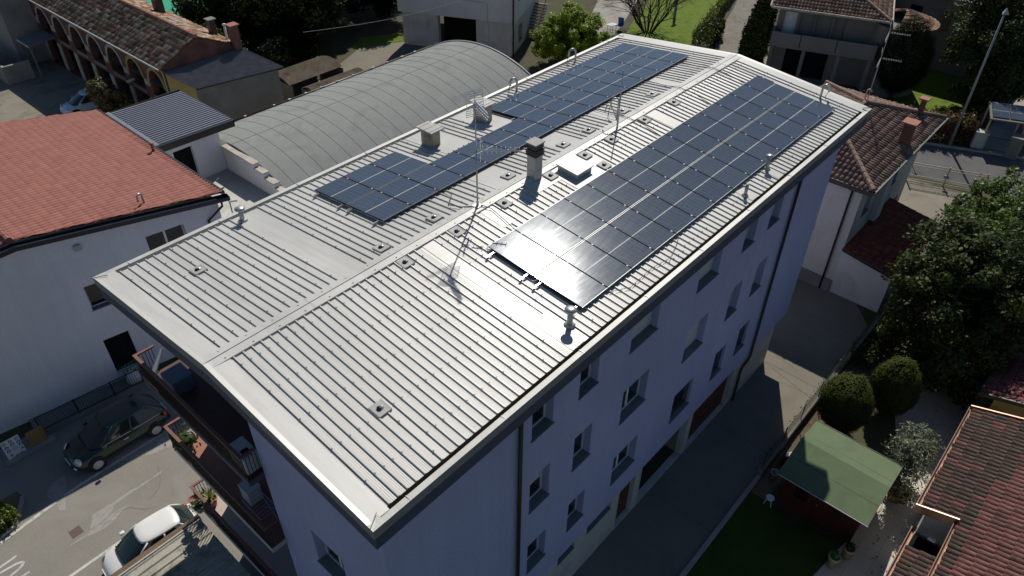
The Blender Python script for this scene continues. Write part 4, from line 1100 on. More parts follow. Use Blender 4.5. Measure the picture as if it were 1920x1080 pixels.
    for s_ in (1, -1):
        y = s_*W*.70; zb_ = belt*.70
        b = MB(); ax = Vector((.75,s_*.55,.55)).normalized(); b.lathe([(.15,0),(.15,.03),(.10,.055),(.01,.06)], (LN*.437, y, zb_+.03), 18, 0, ax); o = b.build('headlight', M['lamp_glass'], t, True)
        b = MB(); b.lathe([(.16,-.01),(.165,.025),(.15,.035)], (LN*.437, y, zb_+.03), 18, 0, ax); b.build('lamp_ring', M['alu'], o)
        b = MB(); b.lathe([(.08,0),(.08,.03),(.01,.04)], (LN*.478, y*.9, zb_-.25), 14, 0, ax); b.build('fog_lamp', M['lamp_glass'], t)
        b = MB(); ax = Vector((-.8,s_*.6,.25)).normalized(); b.lathe([(.12,-.03),(.125,.02),(.09,.045),(.01,.05)], (-LN*.447, s_*W*.80, belt*.80), 14, 0, ax); o = b.build('tail_light', M['lamp_red'], t, True)
        b = MB(); b.obox((LN*.19, s_*(W+.06), belt+.05), (.09,0,0), (0,.075,0), (0,0,.06)); o = b.build('mirror', paint, t, True, .03)
        b = MB(); b.obox((-.02*LN, s_*(W*.985), belt*.80), (.09,0,0), (0,.012,0), (0,0,.014)); b.obox((-.02*LN+.0, s_*(W*.975), belt*.79), (.1,0,0), (0,.004,0), (0,0,.03)); b.build('door_handle', M['alu'], t)
        if chrome:
            b = MB(); b.tube([Vector(rings[0][j if s_ > 0 else 18-j])+Vector((0,s_*.012,.02)) for j in range(0, 7)], .013, 5); b.build('chrome_strip', M['alu'], body)
    b = MB(); b.box(LN*.494,-.26,.42,LN*.502,.26,.53); b.build('number_plate', M['frame_white'], t)
    b = MB(); b.box(-LN*.5-.006,-.26,.48,-LN*.494,.26,.59); b.build('number_plate', M['frame_white'], t)
    b = MB(); b.box(LN*.47,-W*.55,.24,LN*.499,W*.55,.33); b.box(-LN*.5,-W*.6,.22,-LN*.475,W*.6,.34); b.build('bumper_insert', M['black_trim'], t)
    b = MB(); b.obox((.07*LN, W*.33, HT*.56), (.24,0,0), (0,.22,0), (0,0,.08)); b.obox((.07*LN, -W*.33, HT*.56), (.24,0,0), (0,.22,0), (0,0,.08))
    t.location = loc; t.rotation_euler = (0,0,rot)
    return t
make_car('dark green compact car with bright alloy wheels parked by the railing', (-2.88,13.40,0), PI-.02, 4.25, 1.80, 1.60, car_paint('dark_green_paint', (.004,.026,.021)), 2.57)
make_car('small white car parked half under the brown beam of the lean-to roof', (-4.55,7.12,0), PI-.10, 3.57, 1.63, 1.49, car_paint('white_paint', (.74,.74,.72), .3), 2.3, None, False)
make_car('light car tinted with sky blue in the shaded yard beside the brick arches', (11.1,46.6,0), PI*.97, 4.1, 1.75, 1.5, car_paint('sky_tinted_paint', (.42,.52,.62), .3), 2.5, None, False)  # light-coloured car, blue sky reflection put into its paint colour

# ------------------------------------------------------------------ things on the balconies
M['pot'] = plain('clay_pot', (.28,.11,.07), .8)
M['leaf_dark'] = leaf_mat('dark_leaf', [(.012,.03,.008),(.03,.06,.015),(.05,.09,.02)], .45)
def pot(label, x, y, z, r, h, m='pot', cat='plant pot'):
    t = thing('plant_pot', label, cat, (x,y,z)); b = MB(); b.lathe([(r*.72,0),(r,h*.9),(r*1.1,h*.9),(r*1.1,h),(r*.9,h),(r*.88,h*.85)], (x,y,z), 16); b.build('pot', M[m], t, True)
    return t
t = pot('bushy green plant in a round pot on the middle balcony corner', -2.62,5.05,6.12,.19,.32)
rg = np.random.default_rng(5); p = rg.normal(size=(260,3))*[.17,.17,.13]+[-2.62,5.05,6.6]; leaves('plant', p, .10, M['leaf_dark'], t, 5)
t = pot('spiky striped agave in a clay pot on the lowest balcony corner', -2.60,5.12,2.9,.24,.38)
M['agave'] = plain('agave_leaf', (.30,.34,.14), .5, var=.25, scale=20)
b = MB(); rr_ = random.Random(2)
for i in range(30):
    a = 2.4*i; el = .25+.9*rr_.random(); l = .42+.2*rr_.random(); d_ = Vector((math.cos(a)*math.cos(el), math.sin(a)*math.cos(el), math.sin(el))); s_ = d_.cross(Vector((0,0,1))).normalized(); o_2 = Vector((-2.6,5.12,3.25))
    m_ = o_2+d_*l*.5+Vector((0,0,.04)); e_ = o_2+d_*l
    b.add([o_2-s_*.03, o_2+s_*.03, m_+s_*.035, e_, m_-s_*.035], [(0,1,2,4),(4,2,3)])
b.build('plant', M['agave'], t)
pot('empty clay pot hung on the lowest balcony railing', -3.10,5.10,3.55,.15,.28)
t = pot('grey pot with a small dark plant hung outside the lowest railing', -3.12,4.72,3.5,.17,.3, 'zincgrey')
rg = np.random.default_rng(6); p = rg.normal(size=(120,3))*[.10,.10,.08]+[-3.12,4.72,3.86]; leaves('plant', p, .08, M['leaf_dark'], t, 6)
# clutter on the top balcony
t = thing('blue_cover', 'blue-grey covered cabinet standing on the top balcony', 'cabinet', (-2.45,4.5,9.33)); b = MB(); b.obox((-2.3,4.45,9.6), (.34,0,0), (0,.36,.02), (0,0,.27)); b.build('cover', plain('blue_cover', (.10,.15,.22), .5), t, bevel=.04)
t = thing('folding_chair', 'white folded deckchair lying across the top balcony railing corner', 'deckchair', (-2.6,5.2,9.33))
b = MB(); b.tube([(-2.75,5.05,9.6),(-2.15,5.3,10.25)], .02, 6); b.tube([(-2.7,5.35,9.6),(-2.1,5.5,10.25)], .02, 6); b.poly([(-2.74,5.08,9.63),(-2.2,5.3,10.2),(-2.15,5.48,10.2),(-2.68,5.36,9.63)]); b.build('deckchair_frame', M['frame_white'], t)
t = thing('air_conditioner', 'white outdoor air conditioning unit on the end of the top balcony', 'air conditioner', (-2.5,.25,9.33))
b = MB(); b.box(-2.82,-.02,9.40,-2.36,.78,10.02); b.build('casing', M['shutter'], t, bevel=.02); b = MB(); b.box(-2.72,.08,10.021,-2.5,.34,10.03); b.build('vent_grille', M['dark'], t)
t = thing('drying_rack', 'thin metal clothes drying rack on the middle balcony', 'drying rack', (-2.3,.9,6.12)); b = MB()
for x in (-2.75,-2.25): b.tube([(x,.3,6.12),(x,1.3,7.0)], .012, 5); b.tube([(x,1.3,6.12),(x,.3,7.0)], .012, 5)
for i in range(9): b.tube([(-2.78,.3+.125*i,7.0),(-2.22,.3+.125*i,7.0)], .007, 4)
b.tube([(-2.78,.3,7.0),(-2.78,1.3,7.0)], .012, 5); b.tube([(-2.22,.3,7.0),(-2.22,1.3,7.0)], .012, 5); b.build('rack_wires', plain('blue_wire', (.25,.32,.5), .4, .4), t)
t = thing('white_box', 'pale storage box standing against the wall on the middle balcony', 'box', (-2.3,2.0,6.12)); b = MB(); b.box(-2.5,1.55,6.12,-2.05,2.05,6.75); b.box(-2.52,1.53,6.751,-2.03,2.07,6.80); b.build('box', M['shutter'], t, bevel=.02)

# ------------------------------------------------------------------ lean-to roof with the brown beam
t = thing('lean_to_canopy', 'weathered pale corrugated canopy with a brown edge beam below the balconies', 'canopy', (-8,2.5,0))
def canz(y): return 2.78+.035*(5.0-y)*-1
M['old_sheet'] = rough_mat('lichen_sheet', [(.34,.32,.26),(.44,.42,.36)], 1.0, 35, .85, .3, .006, (.12,.11,.085), 1.6)
b = MB(); prof = []
ys = np.arange(-1.0, 5.0, .04)
def cz(y): 
    q = ((4.93-y)/.33) % 1.0
    return canz(y)+(.05 if q < .14 else (.05*(1-(q-.14)/.06) if q < .2 else (.0 if q < .94 else .05*(q-.94)/.06)))
for i in range(len(ys)-1): b.poly([(-14,ys[i],cz(ys[i])),(-3.18,ys[i],cz(ys[i])),(-3.18,ys[i+1],cz(ys[i+1])),(-14,ys[i+1],cz(ys[i+1]))])
b.build('canopy_sheet', M['old_sheet'], t, False)
b = MB(); b.obox((-8.58,5.12,2.72), (5.44,0,0), (0,.10,0), (0,0,.12)); b.build('edge_beam', M['wood_beam'], t)
b = MB(); b.obox((-8.58,4.985,2.83), (5.42,0,0), (0,.03,0), (0,0,.02)); b.build('edge_flashing', M['zincgrey'], t)
b = MB()
for x in (-3.3,-6.5,-10,-13.5): b.box(x-.07,5.05,0,x+.07,5.19,2.6)
b.build('post', M['wood_beam'], t)

# ------------------------------------------------------------------ annexe with the dark ribbed roof, terrace, barrel vault
ax_ = thing('annexe', 'small white annexe with a dark ribbed metal roof behind the red tiled house', 'annexe', (8.6,27,0))
b = MB(); af = Fr((6.3,24.65),(1,0),(0,1))
facade(b, af, -.45, 4.05, 0, 6.4, [(1.22,2.36,3.63,5.82)], .3)
b.poly([(10.35,24.65,0),(10.35,29.9,0),(10.35,29.9,6.3),(10.35,24.65,6.3)]); b.poly([(5.85,29.9,0),(10.35,29.9,0),(10.35,29.9,6.4),(5.85,29.9,6.4)])
b.build('wall', M['white_wall2'], ax_)
b = MB(); b.box(7.45,24.91,3.63,8.75,24.94,5.82); b.build('door', M['dark'], ax_)
M['dark_sheet'] = plain('anthracite_sheet', (.20,.21,.25), .5, .3, var=.08)
b = MB(); x0,x1,y0,y1 = 6.6,11.15,24.25,30.0
def dz(x): return 6.66-.02*(x-6.6)
b.poly([(x0,y0,dz(x0)),(x1,y0,dz(x1)),(x1,y1,dz(x1)),(x0,y1,dz(x0))])
for i in range(23):
    y = y0+.12+i*.243
    b.extr([(-.085,0),(-.045,.085),(.045,.085),(.085,0)], (x0+.25,y,dz(x0+.25)), (0,1,0), (0,0,1), (x1-x0-.27,0,dz(x1)-dz(x0+.25)))
b.box(x0,y0,dz(x0)+.001,x0+.22,y1,dz(x0)+.08)
b.build('roof', M['dark_sheet'], ax_)
b = MB(); b.obox(((x0+x1)/2,y0-.06,6.47), ((x1-x0)/2+.05,0,-.047), (0,.06,0), (0,0,.2)); b.box(x1,y0-.12,6.45,x1+.06,y1,6.62); b.box(x0,y1,6.45,x1,y1+.06,6.68); b.build('roof_edge', M['black_trim'], ax_)
tr = thing('roof_terrace', 'raised white terrace with a stepped stone-capped parapet beside the annexe', 'terrace', (9,21,0))
b = MB(); b.box(5.36,15.9,2.6,10.34,24.64,3.63); b.build('terrace_floor', rough_mat('pale_terrace', [(.50,.49,.46),(.58,.57,.54)], .8, 45, .9, .15, .004, (.40,.38,.35), .5), tr)
par = [(24.64,21.43,5.14),(21.43,20.55,4.91),(20.55,19.62,4.62),(19.62,18.66,4.36),(18.66,16.0,4.06)]
b = MB(); c = MB()
for ya, yb, zt_ in par:
    xa = 10.36
    b.box(xa,yb+.002,2.0,xa+.30,ya-.002,zt_-.06); c.box(xa-.04,yb,zt_-.059,xa+.36,ya-.004,zt_)
b.build('parapet', M['white_wall2'], tr); c.build('coping', M['stone'], tr)
b = MB(); b.box(5.4,15.95,3.635,5.9,16.4,4.2); b.build('terrace_upstand', M['white_wall2'], tr)
t = thing('floodlight', 'small grey floodlight on a bracket above the terrace beside the red roof corner', 'floodlight', (7.3,18.9,3.63))
b = MB(); b.tube([(7.3,18.9,3.63),(7.3,18.9,5.2)], .03, 6); b.build('pole', M['iron'], t); b = MB(); b.obox((7.42,18.85,5.28), (.2,0,-.06), (0,.16,0), (.015,0,.04)); b.build('lamp_head', M['zincgrey'], t)
# barrel vaulted hall
vt = thing('vaulted_hall', 'long hall with a grey barrel vaulted felt roof', 'hall', (21,22.5,0))
M['felt'] = rough_mat('grey_roofing_felt', [(.245,.26,.248),(.285,.30,.287)], .6, 70, .95, .25, .004, (.205,.215,.20), .6)
Rv = 11.0; yc, zc = 23.8, 5.25-Rv; amax = math.asin(5.7/Rv)
def vp(x, f, h=0): a = amax*(2*f-1); return (x, yc+(Rv+h)*math.sin(a), zc+(Rv+h)*math.cos(a))
b = MB(); xs = list(np.linspace(10.73,31.5,11))
for i in range(10):
    for j in range(36): b.poly([vp(xs[i],j/36),vp(xs[i+1],j/36),vp(xs[i+1],(j+1)/36),vp(xs[i],(j+1)/36)])
ob2 = b.build('roof', M['felt'], vt, True)
me_ = ob2.data; bm_ = bmesh.new(); bm_.from_mesh(me_); bmesh.ops.remove_doubles(bm_, verts=bm_.verts[:], dist=.001); bm_.to_mesh(me_); bm_.free()
b = MB()
for i in range(21):
    x = 11.4+i*1.0; b.tube([vp(x,j/24,.002) for j in range(25)], .012, 4)
b.tube([vp(10.73,.53,.002),vp(31.5,.53,.002)], .012, 4)
b.build('felt_seams', plain('seam_tar', (.07,.07,.065), .8), ob2)
b = MB(); b.tube([vp(31.52,j/36,.02) for j in range(37)], .06, 5); b.build('roof_edge', M['zincgrey'], ob2)
b = MB(); pts = [vp(31.5,j/36) for j in range(37)]; b.poly([(31.5,18.1,0)]+pts+[(31.5,29.5,0)]); pts = [vp(10.73,j/36) for j in range(37)]; b.poly([(10.73,29.5,0)]+pts[::-1]+[(10.73,18.1,0)])
b.poly([(10.73,29.5,0),(31.5,29.5,0),(31.5,29.5,3.65),(10.73,29.5,3.65)]); b.poly([(10.73,18.1,0),(31.5,18.1,0),(31.5,18.1,3.65),(10.73,18.1,3.65)]); b.build('wall', M['cream_wall'], vt)
b = MB(); b.tube([(10.73,29.6,3.66),(31.55,29.6,3.66)], .12, 8); b.build('gutter', M['brown_pipe'], vt, True)
rq = random.Random(8)
for i in range(13):
    x = 12+i*1.5+rq.uniform(-.4,.4); b = MB(); b.box(x,29.5,3.76,x+rq.uniform(.1,.3),29.62,3.81); b.build('gutter_bracket', M['fascia'], vt)
# ------------------------------------------------------------------ old brick barn with arches
M['old_tiles'] = tile_mat('old_mixed_tiles', [(.27,.14,.09),(.36,.18,.12),(.17,.105,.07),(.46,.29,.20),(.29,.20,.13),(.60,.48,.37),(.13,.085,.06),(.37,.17,.12),(.42,.35,.22)], .92, (.11,.095,.06))
def brick_mat(name, c1, c2, mort, s=1.0):
    m, t, b = nt(name); br = N(t, 'ShaderNodeTexBrick', Scale=s); br.inputs['Brick Width'].default_value = .26; br.inputs['Row Height'].default_value = .075; br.inputs['Mortar Size'].default_value = .008
    for k, c in (('Color1', c1), ('Color2', c2), ('Mortar', mort)): br.inputs[k].default_value = (*c, 1)
    tc = N(t, 'ShaderNodeTexCoord'); sp = N(t, 'ShaderNodeSeparateXYZ'); L(t, tc.outputs['Object'], sp.inputs[0]); ad = N(t, 'ShaderNodeMath', operation='ADD'); L(t, sp.outputs[0], ad.inputs[0]); L(t, sp.outputs[1], ad.inputs[1]); cb = N(t, 'ShaderNodeCombineXYZ'); L(t, ad.outputs[0], cb.inputs[0]); L(t, sp.outputs[2], cb.inputs[1]); L(t, cb.outputs[0], br.inputs['Vector'])
    nz = N(t, 'ShaderNodeTexNoise', Scale=1.2, Detail=7.0); L(t, tc.outputs['Object'], nz.inputs['Vector']); g = ramp(t, nz.outputs[0], [(.3,(.6,.6,.6)),(.7,(1.2,1.2,1.2))])
    L(t, mixc(t, 1.0, br.outputs[0], g.outputs[0], 'MULTIPLY'), b.inputs['Base Color']); b.inputs['Roughness'].default_value = .92; return m
M['brick'] = brick_mat('old_brick', (.20,.065,.04), (.15,.05,.035), (.19,.15,.12))
bn = thing('brick_barn', 'long old brick barn with arched openings and a patchy tiled roof', 'barn', (16,50,0))
BX0, BX1, BY0, BY1 = 13.3, 18.85, 36.6, 72.0; EZ = 5.6; RZb = 6.95; xm = (BX0+BX1)/2
b = MB(); bf = Fr((BX0,BY1),(0,-1),(1,0)); LW = BY1-BY0
cent = [1.75+3.15*i for i in range(11)]   # distance of each arch centre from the near gable
aops = []
for c in cent: aops.append((LW-c-1.05, LW-c+1.05, 2.75, 3.75)); aops.append((LW-c-1.15, LW-c+1.15, .02, 2.3))
facade(b, bf, 0, LW, 0, 3.75, aops, .45, 0, 0)
for i, c in enumerate(cent):                       # arched heads
    a = LW-c; n = 14; lo = a-1.575 if i < len(cent)-1 else 0; hi = a+1.575 if i else LW
    arc = [(a+1.05*math.cos(PI*k/n), 3.75+1.05*math.sin(PI*k/n)) for k in range(n+1)]
    for k in range(n):
        p, q = arc[k], arc[k+1]
        b.poly([bf.p(p[0],0,p[1]), bf.p(p[0],0,EZ), bf.p(q[0],0,EZ), bf.p(q[0],0,q[1])])
        b.poly([bf.p(p[0],0,p[1]), bf.p(q[0],0,q[1]), bf.p(q[0],.45,q[1]), bf.p(p[0],.45,p[1])])
    b.poly([bf.p(lo,0,3.75),bf.p(a-1.05,0,3.75),bf.p(a-1.05,0,EZ),bf.p(lo,0,EZ)]); b.poly([bf.p(a+1.05,0,3.75),bf.p(hi,0,3.75),bf.p(hi,0,EZ),bf.p(a+1.05,0,EZ)])
b.poly([(BX0,BY0,0),(BX1,BY0,0),(BX1,BY0,EZ),(xm,BY0,RZb),(BX0,BY0,EZ)]); b.poly([(BX1,BY0,0),(BX1,BY1,0),(BX1,BY1,EZ),(BX1,BY0,EZ)]); b.poly([(BX0,BY1,0),(BX1,BY1,0),(BX1,BY1,EZ),(xm,BY1,RZb),(BX0,BY1,EZ)])
b.build('wall', M['brick'], bn)
b = MB(); b.box(BX0+2.6,BY0+.1,.05,BX0+2.7,BY1-.1,EZ-.1); b.box(BX0+.46,BY0+.1,2.45,BX0+2.6,BY1-.1,2.6); b.build('back_wall', M['grey_wall'], bn)
b = MB(); c_ = MB()
for i, c in enumerate(cent):
    y = BY0+c; s_ = MB()
    for k in range(14):
        q0, q1 = PI*k/14, PI*(k+1)/14
        P_ = [(y+rr*math.cos(q), 3.75+rr*math.sin(q)) for rr, q in ((1.05,q0),(1.28,q0),(1.28,q1),(1.05,q1))]
        s_.add([(BX0-.03,u,z) for u, z in P_]+[(BX0+.02,u,z) for u, z in P_], [(0,1,2,3),(1,5,6,2),(0,3,7,4)])
    o = s_.build('arch_surround', M['yellow_wall' if i < 2 else 'stone'], bn)
    if i < 2: o['label'] = 'ochre painted arch surround'
for i, c in enumerate(cent):
    y = BY0+c
    e_ = MB(); e_.box(BX0-.02,y-1.04,2.45,BX0+.10,y+1.04,2.74); e_.build('balcony_parapet', M['grey_wall'], bn)
    b = MB(); b.box(BX0-.06,y+1.18,3.3,BX0+.3,y+1.86,3.78); b.box(BX0-.06,y+1.22,0,BX0+.15,y+1.82,2.28); b.build('pillar', M['stone'], bn)
sl = Vector((xm-BX0,0,RZb-EZ)); ul = sl.normalized()
tiled('roof', (BX0-.35,BY0-.15,EZ-.14), (0,1,0), ul, BY1-BY0+.3, sl.length+.42, M['old_tiles'], bn, pitch=.21, course=.40, amp=.06, step=.03, seed=11, jit=.014, ns=4)
ul2 = Vector((-sl.x,0,sl.z)).normalized()
tiled('roof', (BX1+.35,BY0-.15,EZ-.14), (0,1,0), ul2, BY1-BY0+.3, sl.length+.42, M['old_tiles'], bn, pitch=.21, course=.40, amp=.06, step=.03, seed=12, jit=.014, ns=4)
b = MB(); ridge_tiles(b, (xm,BY0-.15,RZb+.04), (xm,BY1,RZb+.04), .12, .4); b.build('ridge_tiles', M['old_tiles'], bn)
b = MB(); b.tube([(BX0-.42,BY0-.2,EZ-.10),(BX0-.42,BY1,EZ-.10)], .07, 6); b.tube([(BX0-.2,BY0+.1,EZ-.2),(BX0-.08,BY0+.1,EZ-.5),(BX0-.08,BY0+.1,0)], .05, 6); b.build('gutter', M['zincgrey'], bn)
def bchim(x, y, z0, h, s, m, cap):
    b = MB(); b.box(x-s,y-s,z0,x+s,y+s,z0+h); o = b.build('chimney', M[m], bn); b = MB(); b.box(x-s-.1,y-s-.1,z0+h,x+s+.1,y+s+.1,z0+h+.07); b.build('chimney_cap', M[cap], o)
bchim(18.6,38.9,5.0,1.9,.22,'iron','grey_wall'); bchim(18.9,36.45,3.0,4.0,.27,'brick','terracotta'); bchim(17.9,45.2,5.6,1.6,.3,'iron','zincgrey')
b = MB(); b.tube([(18.9,37.6,5.3),(18.9,37.6,6.7)], .09, 8); b.lathe([(.13,0),(.15,.08),(.02,.14)], (18.9,37.6,6.7), 10); b.build('flue', M['frame_white'], bn, True)
b = MB(); b.obox((17.5,42.0,6.35), (.35,0,-.17), (0,.7,0), (.02,0,.04)); b.build('roof_hatch', M['dark_sheet'], bn)
t = thing('street_lamp', 'small bright wall lamp fixed on a bracket to the barn arches', 'lamp', (13.2,40.0,0)); b = MB(); b.tube([(13.3,40.3,3.6),(12.5,40.2,3.9)], .03, 5); b.build('bracket', M['iron'], t); b = MB(); b.obox((12.3,40.2,3.88), (.28,0,.04), (0,.12,0), (0,0,.05)); b.build('lamp_head', M['alu'], t)
gh = thing('grey_side_house', 'grey rendered house end standing across the far part of the brick barn', 'house', (12,62,0)); b = MB(); b.box(10.9,59,0,13.25,68,7.5); b.build('wall', M['concrete'], gh); b = MB(); b.prism([(10.6,58.8),(13.28,58.8),(13.28,68.3),(10.6,68.3)], 7.5, 7.65); b.build('roof', M['dark_sheet'], gh)
pc_ = thing('porch_canopy', 'small dark sloping canopy beside the grey house end', 'canopy', (12,56.5,0)); b = MB(); b.obox((12.1,56.8,2.7), (1.1,0,.12), (0,1.2,0), (0,0,.06)); b.build('canopy_roof', M['dark_sheet'], pc_); b = MB(); b.obox((10.98,56.8,2.6), (.02,0,0), (0,1.2,0), (0,0,.08)); b.build('canopy_edge', M['fascia'], pc_)
for y in (55.7,57.9): b = MB(); b.box(11.05,y-.06,0,11.17,y+.06,2.55); b.build('post', M['grey_wall'], pc_)
yw = MB(); yw.box(8.6,55.9,0,10.7,56.1,1.5); yw.prism([(8.6,56.1),(8.8,56.1),(8.8,64),(8.6,64)], 0, 1.5); o = yw.build('yard_wall', M['concrete']); tag(o, 'low pale concrete yard wall by the porch canopy', 'wall')
# lean-to store against the gable
ls = thing('lean_to_store', 'ochre and grey lean-to store with a flat dark corrugated roof against the barn gable', 'store', (16.5,34,0))
q = [(13.15,36.55),(19.25,36.5),(19.8,32.2),(13.65,33.3)]
b = MB(); b.poly([(13.3,36.5,0),(13.75,33.5,0),(13.75,33.5,4.85),(13.3,36.5,5.2)]); b.build('side_wall', M['yellow_wall'], ls)
b = MB(); b.poly([(13.75,33.5,0),(19.5,32.5,0),(19.5,32.5,4.8),(13.75,33.5,4.85)]); b.poly([(19.5,32.5,0),(19.0,36.4,0),(19.0,36.4,5.2),(19.5,32.5,4.8)]); b.build('wall', M['grey_wall'], ls)
b = MB(); A_, B_, C2, D_ = [Vector((x, y, z)) for (x, y), z in zip(q, (5.22,5.22,4.82,4.86))]
n = 100
for i in range(n):
    f0, f1, fm = i/n, (i+1)/n, (i+.5)/n; h = Vector((0,0,.035))
    p0, p1, pm_ = D_.lerp(C2,f0), D_.lerp(C2,f1), D_.lerp(C2,fm)+h; r0, r1, rm = A_.lerp(B_,f0), A_.lerp(B_,f1), A_.lerp(B_,fm)+h
    b.poly([p0,pm_,rm,r0]); b.poly([pm_,p1,r1,rm])
b.build('roof', plain('fibre_cement', (.23,.225,.22), .9, var=.15, scale=2), ls)
b = MB(); b.tube([D_-Vector((0,0,.03)), C2-Vector((0,0,.03))], .04, 5); b.tube([C2, B_], .05, 5); b.build('roof_edge', M['black_trim'], ls)
# two low sheds with curved corrugated roofs
M['thatchy'] = rough_mat('rusty_corrugated', [(.15,.12,.085),(.20,.165,.12),(.12,.095,.07)], 2.0, 20, .95, .4, .01, (.07,.055,.04), 1.0)
def curved_shed(label, x0, x1, y0, y1, z, rise, sk):
    t = thing('curved_shed', label, 'shed', ((x0+x1)/2,(y0+y1)/2,0), 'low curved-roof sheds'); b = MB(); n = 40; m = 14
    for i in range(n):
        xa, xb = x0+(x1-x0)*i/n, x0+(x1-x0)*(i+1)/n; xm_ = (xa+xb)/2
        for j in range(m):
            f0, f1 = j/m, (j+1)/m
            def P_(x, f, h): return (x+sk*f, y0+(y1-y0)*f, z+rise*math.sin(PI*(.18+.82*f))*1.0-rise*.5+h)
            b.poly([P_(xa,f0,0),P_(xm_,f0,.045),P_(xm_,f1,.045),P_(xa,f1,0)]); b.poly([P_(xm_,f0,.045),P_(xb,f0,0),P_(xb,f1,0),P_(xm_,f1,.045)])
    b.build('roof', M['thatchy'], t)
    b = MB(); b.box(x0+.25,y0+.15,0,x0+.35,y1-.1,z-.32*rise); b.box(x1-.3+sk,y0+.15,0,x1-.2+sk,y1-.1,z-.3*rise); b.box(x0+.35,y1-.2,0,x1-.3,y1-.1,z-.5*rise); b.build('wall', M['grey_wall'], t)
curved_shed('taller shed with a curved rusty corrugated roof beside the grey store', 20.4,25.3,32.9,36.4,3.0,.55,.3)
curved_shed('lower shed with a curved rusty corrugated roof next to the vault gutter', 21.0,25.9,30.7,32.85,2.75,.5,.3)

# ------------------------------------------------------------------ white two storey block behind the vault
wb_ = thing('two_storey_house', 'white two storey block with a wide dark garage opening behind the vaulted hall', 'house', (39,34,0))
pL, pR = Vector((36.75,38.95,0)), Vector((41.2,29.6,0)); dv = (pR-pL).normalized(); inn = Vector((-dv.y, dv.x, 0)); 
if inn.x < 0: inn = -inn
wfr = Fr(pL, dv, inn); WL = (pR-pL).length
def along(x, y): return (Vector((x, y, 0))-pL).dot(dv)
oL = along(38.9,36.6); oR = along(39.75,32.75)
oL = (Vector((38.3,36.0,0))-pL).dot(dv); 
b = MB(); facade(b, wfr, 0, WL, 0, 3.0, [(3.4,7.0,.02,2.9999)], .6)
rfr = Fr(pR, inn, -dv)
facade(b, rfr, 0, 9, 0, 3.0, [(2.0,3.2,.6,2.1)], .3)
b.poly([wfr.p(0,0,0), wfr.p(0,9,0), wfr.p(0,9,3.0), wfr.p(0,0,3.0)])
b.build('ground_floor_wall', M['cream_wall'], wb_)
b = MB(); facade(b, Fr(pL-dv*.35-inn*.12, dv, inn), 0, WL+.6, 3.002, 8.5, [], .3); facade(b, Fr(pR+dv*.25-inn*.12, inn, -dv), 0, 9.3, 3.002, 8.5, [(1.2,2.3,4.6,6.0)], .25)
b.poly([wfr.p(-.35,-.12,3.002), wfr.p(WL+.25,-.12,3.002), wfr.p(WL+.25,9,3.002), wfr.p(-.35,9,3.002)]); b.poly([wfr.p(-.35,-.12,3.002), wfr.p(-.35,9,3.002), wfr.p(-.35,9,8.5), wfr.p(-.35,-.12,8.5)])
b.poly([wfr.p(-.35,-.12,8.5), wfr.p(WL+.25,-.12,8.5), wfr.p(WL+.25,9,8.5), wfr.p(-.35,9,8.5)])
b.build('upper_wall', M['white_wall'], wb_)
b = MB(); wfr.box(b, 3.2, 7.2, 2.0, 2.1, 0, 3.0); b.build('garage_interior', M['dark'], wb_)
b = MB(); q = wfr.p(WL+.12,-.22,0); b.tube([(q.x,q.y,8.5),(q.x,q.y,2.8),(q.x+.1,q.y+.05,2.6),(q.x+.1,q.y+.05,0)], .07, 8); b.build('downpipe', M['iron'], wb_, True)
b = MB(); b.tube([wfr.p(5.6,-.15,4.6), wfr.p(8.1,-.15,4.55), wfr.p(8.15,-.15,2.7), wfr.p(8.2,-.03,2.6), wfr.p(8.2,-.03,0)], .018, 4); b.build('wall_cable', M['zincgrey'], wb_)
window(Fr(pR+dv*.25-inn*.12, inn, -dv), 1.2, 2.3, 4.6, 6.0, .25, 'half', wb_); window(rfr, 2.0, 3.2, .6, 2.1, .3, 'plain', wb_)
b = MB(); f0 = rfr.p(5.0,-.02,0)
for i in range(12): c = rfr.p(4.6+.28*i,-.62,.2+.19*i); b.obox(c, inn*.15, dv*.6, Vector((0,0,.06)))
o = b.build('outside_stair', M['grey_wall'], wb_); b = MB(); b.tube([rfr.p(4.5,-1.2,1.2), rfr.p(7.9,-1.2,3.4)], .04, 5); b.build('handrail', M['iron'], o)

# ------------------------------------------------------------------ villa at the back
M['hip_tiles'] = tile_mat('warm_clay_tiles', [(.30,.17,.115),(.25,.13,.085),(.35,.22,.15),(.20,.11,.08),(.30,.19,.14),(.17,.11,.08),(.38,.26,.18)], .9, (.09,.07,.05))
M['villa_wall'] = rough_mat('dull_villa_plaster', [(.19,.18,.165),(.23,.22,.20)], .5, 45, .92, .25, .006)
vl = thing('back_villa', 'shaded villa with a wide balcony and a weathered clay tile hip roof', 'house', (58,7,0))
vL, vR = Vector((51.9,11.25,0)), Vector((54.75,2.85,0)); dv2 = (vR-vL).normalized(); in2 = Vector((-dv2.y, dv2.x, 0)); in2 = in2 if in2.x > 0 else -in2; VW = (vR-vL).length
vf = Fr(vL, dv2, in2)
b = MB(); facade(b, Fr(vf.p(.55,1.55,0), dv2, in2), 0, VW-1.0, 0, 5.9, [(.5,1.5,3.1,5.3),(1.75,2.85,3.1,5.3),(3.0,4.2,3.1,5.3),(4.4,5.3,3.1,5.3),(1.2,4.6,.02,2.3)], .3)
b.poly([vf.p(.55,1.55,0), vf.p(.55,12,0), vf.p(.55,12,5.9), vf.p(.55,1.55,5.9)]); b.poly([vf.p(VW-.45,1.55,0), vf.p(VW-.45,12,0), vf.p(VW-.45,12,5.9), vf.p(VW-.45,1.55,5.9)])
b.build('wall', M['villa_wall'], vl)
vw = Fr(vf.p(.55,1.55,0), dv2, in2)
